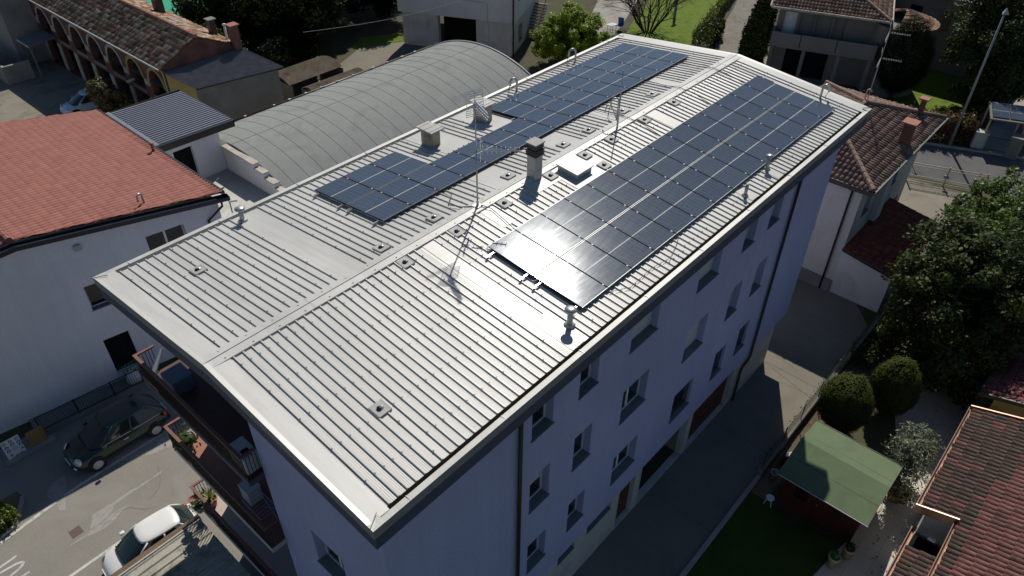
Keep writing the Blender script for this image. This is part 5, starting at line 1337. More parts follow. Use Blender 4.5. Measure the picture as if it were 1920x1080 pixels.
for k, (a0, a1) in enumerate(((.5,1.5),(1.75,2.85),(3.0,4.2),(4.4,5.3))): 
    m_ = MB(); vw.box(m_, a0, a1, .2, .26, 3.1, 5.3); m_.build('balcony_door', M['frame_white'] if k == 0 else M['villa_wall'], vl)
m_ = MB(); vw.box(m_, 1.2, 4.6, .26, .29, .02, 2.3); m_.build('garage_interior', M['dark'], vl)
b = MB(); vf.box(b, .45, VW-.35, .1, 1.54, 2.85, 3.05); vf.box(b, .45, VW-.35, .1, .22, 3.05, 4.05); vf.box(b, .45, .57, .22, 1.54, 3.05, 4.05); vf.box(b, VW-.47, VW-.35, .22, 1.54, 3.05, 4.05)
o = b.build('balcony', M['villa_wall'], vl); b = MB()
for a in (2.75, 5.55): vf.box(b, a-.03, a+.03, .09, .1, 3.0, 4.05)
b.build('panel_joint', M['dark'], o)
b = MB()
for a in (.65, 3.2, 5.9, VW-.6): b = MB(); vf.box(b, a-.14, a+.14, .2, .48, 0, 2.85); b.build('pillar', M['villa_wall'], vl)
sl = (in2*5.2+Vector((0,0,1.75))).normalized()
e0 = vf.p(-.05,0,6.0); e1 = vf.p(VW+.05,0,6.0)
hip1 = (in2*1.0+dv2*-1.0); 
tiled('roof', e0, dv2, sl, VW+.1, 5.5, M['hip_tiles'], vl, pitch=.26, course=.42, amp=.07, step=.035, seed=21, jit=.014, ns=5, clip=[(tuple(e1), tuple((dv2+in2).normalized()))])
sl2 = (-dv2*5.2+Vector((0,0,1.75))).normalized()
tiled('roof', e1, in2, sl2, 11, 5.5, M['hip_tiles'], vl, pitch=.26, course=.42, amp=.07, step=.035, seed=22, jit=.014, ns=5, clip=[(tuple(e1), tuple((-dv2-in2).normalized()))])
b = MB(); ridge_tiles(b, e1+Vector((0,0,.08)), e1+(in2-dv2)*4.6+Vector((0,0,1.64)), .13, .42); b.build('hip_tiles', M['hip_tiles'], vl)
b = MB(); b.tube([e0-in2*.08, e1-in2*.08], .09, 6); b.tube([e1+dv2*.08, e1+dv2*.08+in2*11], .09, 6); b.tube([e0-dv2*.05+Vector((0,0,.05)), e0-dv2*.05+sl*5.5], .09, 5); b.build('gutter', M['stone'], vl)
b = MB()  # soffit
b.poly([e0-Vector((0,0,.1)), e1-Vector((0,0,.1)), e1+in2*11-Vector((0,0,.1)), e0+in2*11-Vector((0,0,.1))]); b.build('soffit', M['grey_wall'], vl)
# rounded porch roof at the villa's corner
pc = vf.p(VW+1.1, 2.6, 0); b = MB(); cnt = 22
for j in range(5):
    r0, r1 = 2.6-.46*j, 2.6-.46*(j+1)-.06; z0_, z1_ = 5.45+.16*j+.04, 5.45+.16*(j+1)
    for i in range(cnt*2):
        a0, a1 = -PI*.95+PI*1.5*i/(cnt*2), -PI*.95+PI*1.5*(i+1)/(cnt*2); h0 = .06 if i % 2 else 0; h1 = 0 if i % 2 else .06
        P_ = [(pc.x+r0*math.cos(a0),pc.y+r0*math.sin(a0),z0_+h0),(pc.x+r0*math.cos(a1),pc.y+r0*math.sin(a1),z0_+h1),(pc.x+r1*math.cos(a1),pc.y+r1*math.sin(a1),z1_+h1),(pc.x+r1*math.cos(a0),pc.y+r1*math.sin(a0),z1_+h0)]
        b.poly(P_, 0, [(i//2+.5,j+.5)]*4)
b.build('porch_roof', M['hip_tiles'], vl)
b = MB(); b.lathe([(2.3,0),(2.3,5.4)], pc, 20); b.build('porch_wall', M['grey_wall'], vl)
# dim house beyond
dh = thing('dim_house', 'dark grey house in deep shade behind the villa and the magnolia', 'house', (66,-2,0)); b = MB(); b.box(64,-3,0,78,5.5,6.0); b.build('wall', M['grey_wall'], dh)
b = MB(); b.prism([(63.5,-3.5),(78.5,-3.5),(78.5,6),(63.5,6)], 6.0, 6.15); b.build('roof', M['dark_sheet'], dh); b = MB()
for y in (-1.5,1.2,3.6): b.box(63.93,y-.5,3.4,63.99,y+.5,4.9)
b.build('window', M['glass'], dh)

# ------------------------------------------------------------------ house with the clay hip roof beyond the alley
M['clay2'] = tile_mat('brown_clay_tiles', [(.22,.13,.10),(.19,.11,.085),(.26,.165,.13),(.17,.105,.085),(.22,.15,.12),(.14,.09,.075),(.28,.19,.15)], .9, (.10,.08,.065))
rh = thing('hip_roof_house', 'pale house with a brown clay tile hip roof at the end of the alley', 'house', (33,-2.5,0))
HX0, HX1, HY0, HY1, HE, HR = 27.5, 38.2, -5.97, 1.05, 6.95, 7.98
b = MB(); hf = Fr((28.25,HY1-.6),(0,-1),(1,0)); HW = HY1-.6+5.4
facade(b, hf, 0, HW, -.3, 6.8, [], .3)
sf = Fr((28.25,-5.4),(1,0),(0,1)); sops = [(1.2,2.2,4.3,5.9),(5.0,6.2,4.3,5.9),(7.6,8.5,1.0,2.4)]
facade(b, sf, 0, 9.3, -.3, 6.8, sops, .3); b.box(31.2,-5.75,3.3,32.0,-5.4005,6.6)
b.poly([(37.55,-5.4,0),(37.55,.45,0),(37.55,.45,6.8),(37.55,-5.4,6.8)]); b.poly([(28.25,.45,0),(37.55,.45,0),(37.55,.45,6.8),(28.25,.45,6.8)])
b.build('wall', M['cream_wall'], rh)
for q in sops: window(sf, *q, .3, 'plain', rh)
b = MB(); b.box(28.15,-5.4,-.2,28.249,.45,.75); b.build('plinth_band', M['grey_wall'], rh)
A0 = Vector((HX0,HY0,HE)); hw = (HY1-HY0)/2; rise = HR-HE
def hp(x, y): return Vector((x, y, HE))
tiled('roof', (HX0,HY0,HE), (1,0,0), (0,hw,rise), HX1-HX0, math.hypot(hw,rise), M['clay2'], rh, pitch=.25, course=.40, amp=.065, step=.034, seed=31, jit=.012, ns=6, clip=[((HX0,HY0,0),(-1,1,0)),((HX1,HY0,0),(1,1,0))])
tiled('roof', (HX1,HY1,HE), (-1,0,0), (0,-hw,rise), HX1-HX0, math.hypot(hw,rise), M['clay2'], rh, pitch=.25, course=.40, amp=.065, step=.034, seed=32, jit=.012, ns=6, clip=[((HX0,HY1,0),(-1,-1,0)),((HX1,HY1,0),(1,-1,0))])
tiled('roof', (HX0,HY1,HE), (0,-1,0), (hw,0,rise), HY1-HY0, math.hypot(hw,rise), M['clay2'], rh, pitch=.25, course=.40, amp=.075, step=.04, seed=33, jit=.014, ns=6, clip=[((HX0,HY0,0),(1,-1,0)),((HX0,HY1,0),(1,1,0))])
tiled('roof', (HX1,HY0,HE), (0,1,0), (-hw,0,rise), HY1-HY0, math.hypot(hw,rise), M['clay2'], rh, pitch=.25, course=.40, amp=.065, step=.034, seed=34, jit=.012, ns=6, clip=[((HX1,HY0,0),(-1,-1,0)),((HX1,HY1,0),(-1,1,0))])
b = MB(); za = Vector((0,0,.09)); ya = (HY0+HY1)/2
for (p, q) in ((hp(HX0,HY0),Vector((HX0+hw,ya,HR))),(hp(HX0,HY1),Vector((HX0+hw,ya,HR))),(hp(HX1,HY0),Vector((HX1-hw,ya,HR))),(hp(HX1,HY1),Vector((HX1-hw,ya,HR))),(Vector((HX0+hw,ya,HR)),Vector((HX1-hw,ya,HR)))): ridge_tiles(b, p+za, q+za, .13, .42)
b.build('hip_tiles', M['clay2'], rh)
b = MB(); b.box(HX0-.12,HY0-.14,HE-.14,HX1+.12,HY0-.005,HE+.02); b.box(HX0-.12,HY0,HE-.24,HX0-.005,HY1,HE+.02); b.box(HX1,HY0,HE-.14,HX1+.12,HY1,HE+.02)
b.build('gutter', M['brown_pipe'], rh)
b = MB(); b.box(HX0-.13,HY0-.155,HE+.0,HX1+.13,HY0-.141,HE+.035); b.build('gutter_lip', M['fascia'], rh)
b = MB(); b.prism([(HX0,HY0),(HX1,HY0),(HX1,HY1),(HX0,HY1)], HE-.16, HE-.1); b.build('soffit', M['grey_wall'], rh)
b = MB(); b.tube([(27.55,-4.85,HE-.2),(27.7,-4.88,6.55),(28.15,-4.9,6.4),(28.15,-4.9,0)], .055, 8); b.build('downpipe', M['brown_pipe'], rh, True)
b = MB(); b.tube([(28.23,-1.0,3.75),(28.23,-3.6,3.72),(28.23,-3.6,3.2)], .03, 5); b.build('wall_pipe', M['zincgrey'], rh)
def rchim(x, y, h, s):
    zc_ = HE+rise*min(1,(y-HY0)/hw); b = MB(); b.box(x-s,y-s,zc_-.2,x+s,y+s,zc_+h); o = b.build('chimney', M['brick'], rh); b = MB(); b.box(x-s-.12,y-s-.12,zc_+h,x+s+.12,y+s+.12,zc_+h+.08); b.build('chimney_cap', M['terracotta'], o)
rchim(33.3,-5.35,1.15,.25); rchim(37.0,-4.85,.9,.13)
t = antenna_mast((34.9,-2.45,8.0), 4.0, 'mast with two aerials on the ridge of the clay hip roof')
b = MB(); b.tube([(34.9,-2.3,8.0),(34.9,-2.3,8.6)]+[(34.9,-2.3-.12*(1-math.cos(PI*i/5)),8.6+.12*math.sin(PI*i/5)) for i in range(1,6)], .04, 6); b.build('cable_gooseneck', M['steel'], t)
d3 = Vector((.3,-1,0)).normalized()
for z in (11.9,10.5):
    b = MB(); o = Vector((34.9,-2.45,z)); yagi(b, o, d3, 1.0, 8, .12, .16); corner_reflector(b, o, d3, .3, .4); b.build('aerial', M['alu'], t)
# red tiled lean-to on its side
M['red_dark'] = tile_mat('dark_red_tiles', [(.20,.055,.035),(.24,.07,.045),(.17,.05,.035)], .85)
lt = thing('red_tiled_annexe', 'low white annexe with a dark red tiled lean-to roof against the pale house', 'annexe', (31.3,-7,0))
b = MB(); b.poly([(28.25,-5.401,-.3),(28.25,-8.1,-.3),(28.25,-8.1,2.45),(28.25,-5.401,2.95)]); b.poly([(28.25,-8.1,-.3),(34.2,-8.1,-.3),(34.2,-8.1,2.45),(28.25,-8.1,2.45)]); b.poly([(34.2,-8.1,-.3),(34.2,-5.401,-.3),(34.2,-5.401,2.95),(34.2,-8.1,2.45)]); b.build('wall', M['white_wall'], lt)
v_ = Vector((0,3.05,.5)); tiled('roof', (28.0,-8.45,2.5), (1,0,0), v_, 6.7, v_.length, M['red_dark'], lt, pitch=.22, course=.38, amp=.05, step=.03, seed=41, ns=5)
b = MB(); b.obox((31.35,-8.5,2.47), (3.4,0,0), (0,.05,0), (0,0,.06)); b.obox((27.97,-6.95,2.72), (.03,0,0), (0,1.53,.25), (0,0,.07)); b.obox((34.72,-6.95,2.72), (.03,0,0), (0,1.53,.25), (0,0,.07)); b.build('roof_edge', M['brown_pipe'], lt)
# ------------------------------------------------------------------ back road, yards, lawns
sheet('back_yard', [(28.3,-8.4),(34.2,-8.4),(44.4,-8.2),(43.4,-3.2),(37.6,-3.0),(37.6,.4),(28.3,.4)], -.018, M['court'])
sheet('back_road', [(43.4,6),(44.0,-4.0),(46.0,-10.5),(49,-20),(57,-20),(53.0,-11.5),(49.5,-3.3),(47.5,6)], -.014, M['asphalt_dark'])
kb = MB()
for (p, q) in (((47.5,6),(49.5,-3.3)),((49.5,-3.3),(52.05,-9.7)),((52.05,-9.7),(55,-16))):
    a, c = Vector((*p,0)), Vector((*q,0)); d_ = c-a; s_ = Vector((-d_.y,d_.x,0)).normalized()*.08; kb.obox((a+c)/2+Vector((0,0,.03)), d_*.5, s_, Vector((0,0,.09)))
o = kb.build('kerb', M['kerbstone']); o['kind'] = 'structure'
sheet('back_lawn', [(51.5,3.5),(53.6,-4.2),(55,-6.3),(80,-5.0),(80,6.0)], -.02, M['lawn'])
sheet('side_lawn', [(55,-8.7),(85,-7.6),(85,-25),(57,-25)], -.02, M['lawn'])
sheet('garden_path', [(51.2,-6.4),(85,-5.4),(85,-7.0),(52,-8.6)], -.010, M['concrete'])
sheet('gravel_drive', [(46.5,14.8),(52,12.5),(57.5,14.6),(64,17),(76,22),(76,25),(66,21.2),(56.5,18.2),(47,16.5)], -.012, M['gravel'])
sheet('mown_lawn', [(47,17.4),(54.4,18.6),(67,22.2),(72,24),(68,31),(57,27.2),(51,24.6),(46.5,20)], -.016, M['lawn'])
sheet('concrete_path', [(41.5,21.5),(47.2,21.8),(51.5,25.8),(58,28.5),(80,38),(80,42),(60,33.8),(49.2,28.0),(43.5,25.5)], -.014, M['concrete'])
sheet('sheltered_yard', [(23.5,36.8),(26.5,30.5),(31.1,30.5),(31.2,29),(41,29),(37,39.5),(33.5,41.3)], -.014, M['alley'])
sheet('weedy_strip', [(32.6,41.6),(37.2,39.6),(38.3,41.3),(35,43.2)], -.012, M['lawn'])
sheet('barn_yard', [(-25,31.5),(5.5,30),(13.2,30.5),(13.2,75),(-25,75)], -.016, M['court'])
sheet('turquoise_court', [(20.5,57),(36,54),(45,72),(27,78)], -.01, M['green_court'])
cm = MB()
for i in range(40):
    a0, a1 = PI*1.0*i/40-2.2, PI*1.0*(i+1)/40-2.2
    for r_ in (3.6,):
        cm.poly([(31+r_*math.cos(a0),66+r_*1.2*math.sin(a0),-.004),(31+r_*math.cos(a1),66+r_*1.2*math.sin(a1),-.004),(31+(r_+.9)*math.cos(a1),66+(r_+.9)*1.2*math.sin(a1),-.004),(31+(r_+.9)*math.cos(a0),66+(r_+.9)*1.2*math.sin(a0),-.004)])
o = cm.build('court_marking', plain('pale_court_paint', (.35,.52,.42), .7)); o['kind'] = 'structure'
sheet('far_pasture', [(3,76),(13,76),(13,110),(-20,110)], -.02, M['lawn'])
# gate and fence of the yard
M['gate_paint'] = plain('pale_gate_metal', (.30,.30,.24), .5, .3)
gt_ = thing('yard_gate', 'pale wire double gate between the yard and the back road', 'gate', (44.2,-6.3,0)); ga, gb_ = Vector((43.4,-4.3,0)), Vector((45.0,-8.6,0)); gd = (gb_-ga).normalized(); gn_ = Vector((-gd.y,gd.x,0))
b = MB()
for z in (.12,.42,1.15,1.32): b.obox((ga+gb_)/2+Vector((0,0,z)), (gb_-ga)*.5, gn_*.018, Vector((0,0,.02)))
for f in (0,.5,1): p = ga.lerp(gb_, f); b.box(p.x-.04,p.y-.04,0,p.x+.04,p.y+.04,1.42)
b.build('gate_frame', M['gate_paint'], gt_); b = MB()
for i in range(1, 44): p = ga.lerp(gb_, i/44); b.box(p.x-.008,p.y-.008,.1,p.x+.008,p.y+.008,1.31)
b.build('gate_bars', M['gate_paint'], gt_); b = MB(); p = ga.lerp(gb_, .5); b.obox(p+Vector((-.06,0,.72)), gn_*.05, gd*.16, Vector((0,0,.10))); b.build('lock_box', M['dark_sheet'], gt_)
b = MB(); b.lathe([(.10,0),(.10,.12),(.07,.15),(.02,.16)], (45.6,-3.95,1.15), 10); b.tube([(45.6,-3.95,0),(45.6,-3.95,1.15)], .03, 6); o = b.build('red_marker', plain('marker_red', (.5,.04,.03), .5)); tag(o, 'small red marker cap on a post beside the back road', 'marker')
# lamp pole
pl = thing('street_pole', 'tall slim grey street pole with a small pointed head by the hedge', 'street lamp', (50.3,-4.95,0)); b = MB(); b.tube([(50.3,-4.95,0),(50.3,-4.95,9.6)], [.10,.06], 10); b.build('pole', plain('pole_grey', (.30,.32,.35), .5, .3), pl, True); b = MB(); b.lathe([(.05,0),(.26,.02),(.25,.06),(.02,.42)], (50.3,-4.95,9.55), 3); b.build('lamp_head', M['fascia'], pl); b = MB(); b.lathe([(.07,0),(.07,.18)], (50.3,-4.95,9.62), 6); b.build('lamp_core', M['band'], pl)
# meter cabinet, gatehouse canopy
cb = thing('meter_cabinet', 'pale meter cabinet standing on the pavement between hedge and gate', 'cabinet', (51.4,-6.4,0)); b = MB(); b.obox((51.55,-6.45,.62), gn_*.28, gd*.42, Vector((0,0,.62))); b.build('cabinet_body', M['fascia'], cb, bevel=.02); b = MB(); b.obox((51.55,-6.45,1.26), gn_*.32, gd*.46, Vector((0,0,.03))); b.build('cabinet_lid', M['zincgrey'], cb)
cp = thing('gate_canopy', 'small tiled entrance canopy topped by two solar panels over the garden gate', 'canopy', (52.8,-7.4,0))
cc = Vector((52.75,-7.35,2.55)); ca = Vector((.9,-2.15,0)).normalized(); cbk = Vector((2.15,.9,.55)).normalized(); cn = ca.cross(cbk).normalized(); cn = cn if cn.z > 0 else -cn
b = MB(); b.obox(cc, ca*1.25, cbk*1.0, cn*.05); b.build('canopy_roof', M['grey_wall'], cp)
for s_ in (-.56,.56):
    b = MB(); c = cc+ca*s_+cn*.085; u, v2 = ca*.53, cbk*.8; b.obox(c, u, v2, cn*.02); o = b.build('roof_solar_panel', M['pv_frame'], cp); b = MB(); q = cn*.0215; b.poly([c-u*.97-v2*.97+q, c+u*.97-v2*.97+q, c+u*.97+v2*.97+q, c-u*.97+v2*.97+q], 0, [(0,0),(1,0),(1,1),(0,1)]); b.build('glass_face', M['cells'], o)
b = MB()
for s_ in (-1.15,1.15):
    for t_ in (-.85,.85): p = cc+ca*s_+cbk*t_; b.box(p.x-.06,p.y-.06,0,p.x+.06,p.y+.06,p.z-.05)
b.build('post', M['stone'], cp)
pi_ = MB(); pi_.box(51.3,-9.1,0,52.0,-8.35,1.5); pi_.box(51.25,-9.15,1.501,52.05,-8.3,1.6); o = pi_.build('gate_pillar', M['grey_wall']); tag(o, 'squat dark stone gate pillar below the solar canopy', 'pillar')
gw = thing('garden_gate', 'barred garden gate across the path under the solar canopy', 'gate', (51.6,-7.5,0)); b = MB()
for i in range(12): p = Vector((51.3,-6.9,0)).lerp(Vector((51.8,-8.3,0)), i/11); b.box(p.x-.01,p.y-.01,.1,p.x+.01,p.y+.01,1.1)
b.tube([(51.3,-6.9,1.1),(51.8,-8.3,1.1)], .02, 5); b.tube([(51.3,-6.9,.15),(51.8,-8.3,.15)], .02, 5); b.build('gate_bars', M['iron'], gw)
fw = thing('path_fence', 'low rusty fence running along the garden path beside the far lawn', 'fence', (60,-7.6,0)); b = MB()
for i in range(14): b.box(54+2*i,-8.45+.06*i,0,54.08+2*i,-8.37+.06*i,1.2)
b.build('post', M['iron'], fw); b = MB(); b.poly([(54,-8.4,.1),(80,-7.6,.1),(80,-7.6,1.1),(54,-8.4,1.1)]); b.poly([(54,-8.1,0),(80,-7.3,0),(80,-7.3,.25),(54,-8.1,.25)]); b.build('fence_panel', plain('grey_mesh_panel', (.16,.16,.15), .7), fw)
# chair and table on the path
ch = thing('garden_chair', 'blue garden chair standing on the concrete path by the bare tree', 'chair', (53.2,26.4,0)); b = MB(); c0 = Vector((53.2,26.4,0))
for sx_, sy_ in ((-.25,-.25),(.25,-.25),(.25,.25),(-.25,.25)): b = MB(); b.tube([c0+Vector((sx_,sy_,0)), c0+Vector((sx_*.95,sy_*.95,.45))], .02, 5); b.build('leg', M['alu'], ch)
b = MB(); b.obox(c0+Vector((0,0,.46)), (.28,0,0), (0,.28,0), (0,0,.02)); b.build('seat', plain('chair_blue', (.05,.13,.42), .5), ch); b = MB(); b.obox(c0+Vector((.3,.1,.8)), (.05,.02,.02), (-.06,.28,0), (-.03,0,.36)); b.build('backrest', bpy.data.materials['chair_blue'], ch)
tb = thing('white_trestle', 'small white metal trestle beside the blue garden chair', 'trestle', (52.2,26.4,0)); b = MB(); c0 = Vector((52.0,26.5,0))
for sx_, sy_ in ((-.3,-.3),(.3,-.3),(.3,.3),(-.3,.3)): b = MB(); b.tube([c0+Vector((sx_,sy_,0)), c0+Vector((sx_*.9,sy_*.9,.8))], .02, 5); b.build('leg', M['iron'], tb)
b = MB(); b.obox(c0+Vector((0,0,.82)), (.4,0,0), (0,.35,0), (0,0,.025)); b.build('table_top', M['frame_white'], tb)

# ------------------------------------------------------------------ trees and hedges
M['bark'] = rough_mat('bark', [(.07,.055,.04),(.11,.09,.07)], 4, 25, .95, .6, .02)
M['lf_mag'] = leaf_mat('magnolia_leaf', [(.010,.022,.004),(.020,.040,.007),(.052,.068,.013),(.036,.060,.010)], .6, .08, .2)
M['lf_laurel'] = leaf_mat('laurel_leaf', [(.02,.05,.008),(.05,.10,.012),(.09,.15,.02)], .5, .2, .3)
M['lf_maple'] = leaf_mat('spring_leaf', [(.16,.25,.015),(.24,.34,.025),(.32,.38,.04)], .5, .4)
M['lf_dark'] = leaf_mat('conifer_leaf', [(.003,.007,.002),(.006,.012,.004),(.010,.019,.005)], .95, .03, .03)
M['lf_mid'] = leaf_mat('woodland_leaf', [(.008,.018,.004),(.016,.036,.007),(.035,.06,.01)], .55, .12, .25)
M['lf_topi'] = leaf_mat('thuja_leaf', [(.020,.034,.006),(.040,.054,.009),(.068,.072,.012)], .75, .03, .1)
M['lf_olive'] = leaf_mat('olive_leaf', [(.10,.12,.075),(.15,.165,.11),(.21,.22,.16)], .5, .15)
M['lf_red'] = leaf_mat('photinia_leaf', [(.03,.03,.012),(.09,.04,.022),(.18,.06,.04),(.22,.09,.06)], .45, .15)
M['lf_brown'] = leaf_mat('dry_leaf', [(.06,.05,.015),(.12,.09,.03),(.16,.12,.05)], .6, .15)
M['lf_hedge'] = leaf_mat('hedge_leaf', [(.06,.09,.010),(.12,.16,.015),(.20,.22,.03)], .5, .2)
tree('magnolia', 'big dark glossy magnolia beside the red tiled annexe', (25.6,-11.4,0), [(25.7,-11.3,3.6,2.9,2.9,3.3),(26.5,-12.2,5.2,2.3,2.2,2.4),(27.2,-10.2,4.9,2.5,2.2,2.2),(24.6,-12.2,2.6,2.0,2.0,2.3),(28.2,-12.4,4.5,2.4,2.2,2.4)], 22000, .185, M['lf_mag'], M['bark'], None, 1, 260, .62, .2, 2.2, 9, .62)
tree('laurel_tree', 'sunlit bright green laurel bush behind the big magnolia', (36.5,-10.3,0), [(36.3,-10.0,2.5,2.6,1.7,2.3),(39.0,-10.6,2.4,2.4,1.8,2.2),(34.0,-10.4,2.6,2.2,1.8,2.3),(33.0,-12.3,3.2,2.6,2.2,2.6),(36.5,-12.6,3.0,2.6,2.0,2.4)], 13000, .20, M['lf_laurel'], M['bark'], None, 2, 240, .5, .12, 1.5, 7, .6)
def topiary(label, x, y, r, h, n, sd, lm='lf_topi', nm='topiary', cat='topiary'):
    t = thing(nm, label, cat, (x,y,0), 'clipped rounded evergreens' if lm == 'lf_topi' else None); b = MB(); b.tube([(x,y,0),(x,y,h*.6)], [.12,.05], 7); b.build('trunk', M['bark'], t, True)
    rng = np.random.default_rng(sd); n = int(n*4); d = rng.normal(size=(n,3)); d /= np.linalg.norm(d, axis=1)[:,None]
    bump_ = 1+.05*np.sin(d[:,0]*5+sd)*np.cos(d[:,2]*4+d[:,1]*3)+.04*np.sin(d[:,1]*11)*np.sin(d[:,2]*9+sd)+.035*rng.normal(size=n)
    prof = np.where(d[:,2] > 0, 1.0, 1.0-.18*d[:,2]**2)
    p = d*np.array([r,r,h*.5])*(bump_*rng.uniform(.86,1.0,n)*prof)[:,None]+[x,y,h*.5+.05]
    p = p[p[:,2] > .02]; leaves('crown', p, .055, M[lm], t, sd, (p-[x,y,h*.5])/[r,r,h*.5], .15, 1.6, None, .3)
    return t
topiary('rounded clipped evergreen beside the green felt shed roof', 18.9,-9.75,1.12,3.1,7500,3)
topiary('rounded clipped evergreen between the magnolia and its twin', 21.2,-11.0,1.02,3.3,6500,4)
topiary('tall dark egg-shaped conifer beside the shaded villa', 55.5,1.2,2.0,6.6,9000,5,'lf_dark','conifer','conifer')
tree('olive_tree', 'grey-green olive tree between the shed and the tiled house', (17.3,-13.0,0), [(17.6,-12.9,2.1,1.25,.85,.75),(16.6,-12.95,1.6,.9,.75,.6),(18.6,-12.9,1.9,.9,.7,.6)], 2300, .085, M['lf_olive'], M['bark'], None, 6, 150, .30, .08, .9, 10, .3, .3, 3.2)
tree('big_magnolia', 'large dark magnolia in the back garden next to the street pole', (58.5,-3.6,0), [(59.0,-3.4,4.5,3.2,2.6,4.2),(60.5,-4.6,7.0,2.8,2.4,3.0),(58.5,-5.3,3.0,2.0,1.7,2.8),(60.5,-2.4,6.5,2.6,2.2,3.0),(62.5,-5.2,8.2,2.6,2.5,2.4)], 14000, .24, M['lf_mag'], M['bark'], None, 7, 220, .7, .25, 2.0, 8, .62)
tree('maple_bush', 'bright lime green round maple bush beside the white two storey block', (43.9,25.3,0), [(43.5,25.0,2.7,2.6,2.2,2.1),(44.8,23.9,2.3,2.1,1.9,1.8),(42.5,26.2,2.1,1.8,1.6,1.6),(44.7,26.0,2.8,1.8,1.6,1.7)], 13000, .19, M['lf_maple'], M['bark'], None, 8, 200, .42, .12, 1.3, 8, .62, .6)
tree('corner_tree', 'dark tree at the far end of the garden path', (70,-8.5,0), [(70,-8.5,5,4,3.5,4.5),(74,-10.5,6,4,3.5,4.5)], 7000, .38, M['lf_dark'], M['bark'], 'dark trees behind the back lawn', 9, 130, .9, .25, 2.5, 7)
tree('corner_tree', 'mid green tree standing beyond the far lawn at the photo corner', (76,-13.5,0), [(76,-13.5,5,4,3.5,4.5),(80,-16,6,4,3.5,4.5)], 6000, .4, M['lf_mid'], M['bark'], 'dark trees behind the back lawn', 10, 130, .9, .25, 2.5, 7)
wood = [(26.0,42.5,5.0,3.4,'lf_dark'),(30.8,45.5,6.5,3.6,'lf_mid'),(35.5,47.5,6.5,3.4,'lf_dark'),(40.2,46.2,6.5,3.2,'lf_dark'),(25.5,50.0,5.0,3.4,'lf_mid'),(31.5,54.0,4.6,3.6,'lf_mid'),(38.0,54.0,7.5,4.2,'lf_dark'),(45.5,52.0,7.5,4.2,'lf_dark'),(22.5,41.0,2.6,2.0,'lf_mid')]
wl_ = ['dark tree directly behind the curved sheds','leafy dark tree left of the open concrete yard','dark tree whose shade reaches the wire over the yard','dark tree against the corner of the white two storey block','green tree beside the barn end, in front of the turquoise court','tree standing at the edge of the turquoise court','tall dark tree at the back of the wood','tall dark tree behind the white two storey block','low shrubby tree squeezed behind the grey store']
for i, ((x, y, h, r_, m_), lb) in enumerate(zip(wood, wl_)):
    tree('shade_tree', lb, (x,y,0), [(x,y,h*.62,r_,r_,h*.55),(x+.9,y-.7,h*.9,r_*.75,r_*.7,h*.4),(x-1.1,y+.5,h*.8,r_*.7,r_*.7,h*.4)], 6000, .33, M[m_], M['bark'], 'trees of the dark wood behind the barn', 20+i, 120, .75, .22, r_*.7, 8, .5)
tree('yellow_bush', 'yellow-green bush between the barn and the turquoise court', (22.5,47.5,0), [(22.5,47.5,1.8,1.9,2.2,1.7),(23.5,44.8,1.6,1.5,1.6,1.4)], 4500, .22, M['lf_hedge'], M['bark'], None, 40, 90, .4, .08, .9, 6, .6, cat='bush')
tree('thuja_bush', 'small brownish feathery tree in the shaded yard by the barn arches', (11.4,42.2,0), [(11.3,42.1,2.1,1.0,1.1,1.7),(11.6,41.3,1.4,.9,.9,1.1),(11.0,43.0,2.5,.7,.8,1.2)], 3000, .22, M['lf_brown'], M['bark'], None, 41, 80, .35, .07, .7, 7, .3, .5, 3.0)
def hedge(label, pts, w_, h, n, lm, sd, size=.16, top=.25, nm='hedge'):
    t = thing(nm, label, 'hedge', (*pts[0],0)); rng = np.random.default_rng(sd); P = []; n = int(n*2.2); size *= .62
    seg = [(Vector((*pts[i],0)), Vector((*pts[i+1],0))) for i in range(len(pts)-1)]; tot = sum((b_-a_).length for a_, b_ in seg)
    for a_, b_ in seg:
        k = int(n*(b_-a_).length/tot); f = rng.uniform(0,1,k); d_ = (b_-a_).normalized(); s_ = Vector((-d_.y,d_.x,0)); u = rng.uniform(-1,1,k); q = np.sqrt(rng.uniform(0,1,k)); z = h*(q+top*rng.normal(size=k)*.5)*(1+.12*np.sin(f*37))
        wv = w_*(1+.2*np.sin(f*23+1)); P.append(np.array(a_)[None]+np.outer(f,np.array(b_-a_))+np.outer(u*wv,np.array(s_))+np.outer(np.clip(z,0.03,None),[0,0,1]))
    P = np.concatenate(P); leaves('foliage', P, size, M[lm], t, sd, None, .5, 1.7); b = MB()
    for a_, b_ in seg:
        for i in range(4): p = a_.lerp(b_, (i+.5)/4); b.tube([(p.x,p.y,0),(p.x,p.y,h*.7)], .03, 5)
    b.build('stems', M['bark'], t)
    return t
hedge('reddish photinia hedge along the back road behind the street pole', [(47.5,5.5),(49.8,-1.6),(52.0,-5.9)], .6, 1.7, 7000, 'lf_red', 50, .2)
hedge('low reddish hedge along the left edge of the garden path', [(52.6,-5.6),(62,-5.2)], .4, .9, 2200, 'lf_red', 51, .2)
hedge('narrow yellow-green hedge dividing the lawn from the gravel drive', [(52.5,17.3),(54.7,19.0),(60.5,20.6),(72,24)], .35, 1.3, 6000, 'lf_hedge', 52, .15)
hedge('dark shrub border at the foot of the yellow-green hedge beside the gravel', [(49.0,15.6),(54.5,18.0),(58.5,18.9)], .75, 1.5, 5000, 'lf_mid', 53, .22)
hedge('dark hedge between the gravel drive and the villa', [(50.5,11.6),(56,14.0),(66,17.5)], .9, 2.2, 6500, 'lf_dark', 54, .25)
hedge('small planting of green shrubs in the kerbed bed by the street', [(-7.5,12.9),(-8.6,12.6),(-10.5,12.6)], .5, .7, 2600, 'lf_hedge', 55, .10, nm='bed_shrubs')
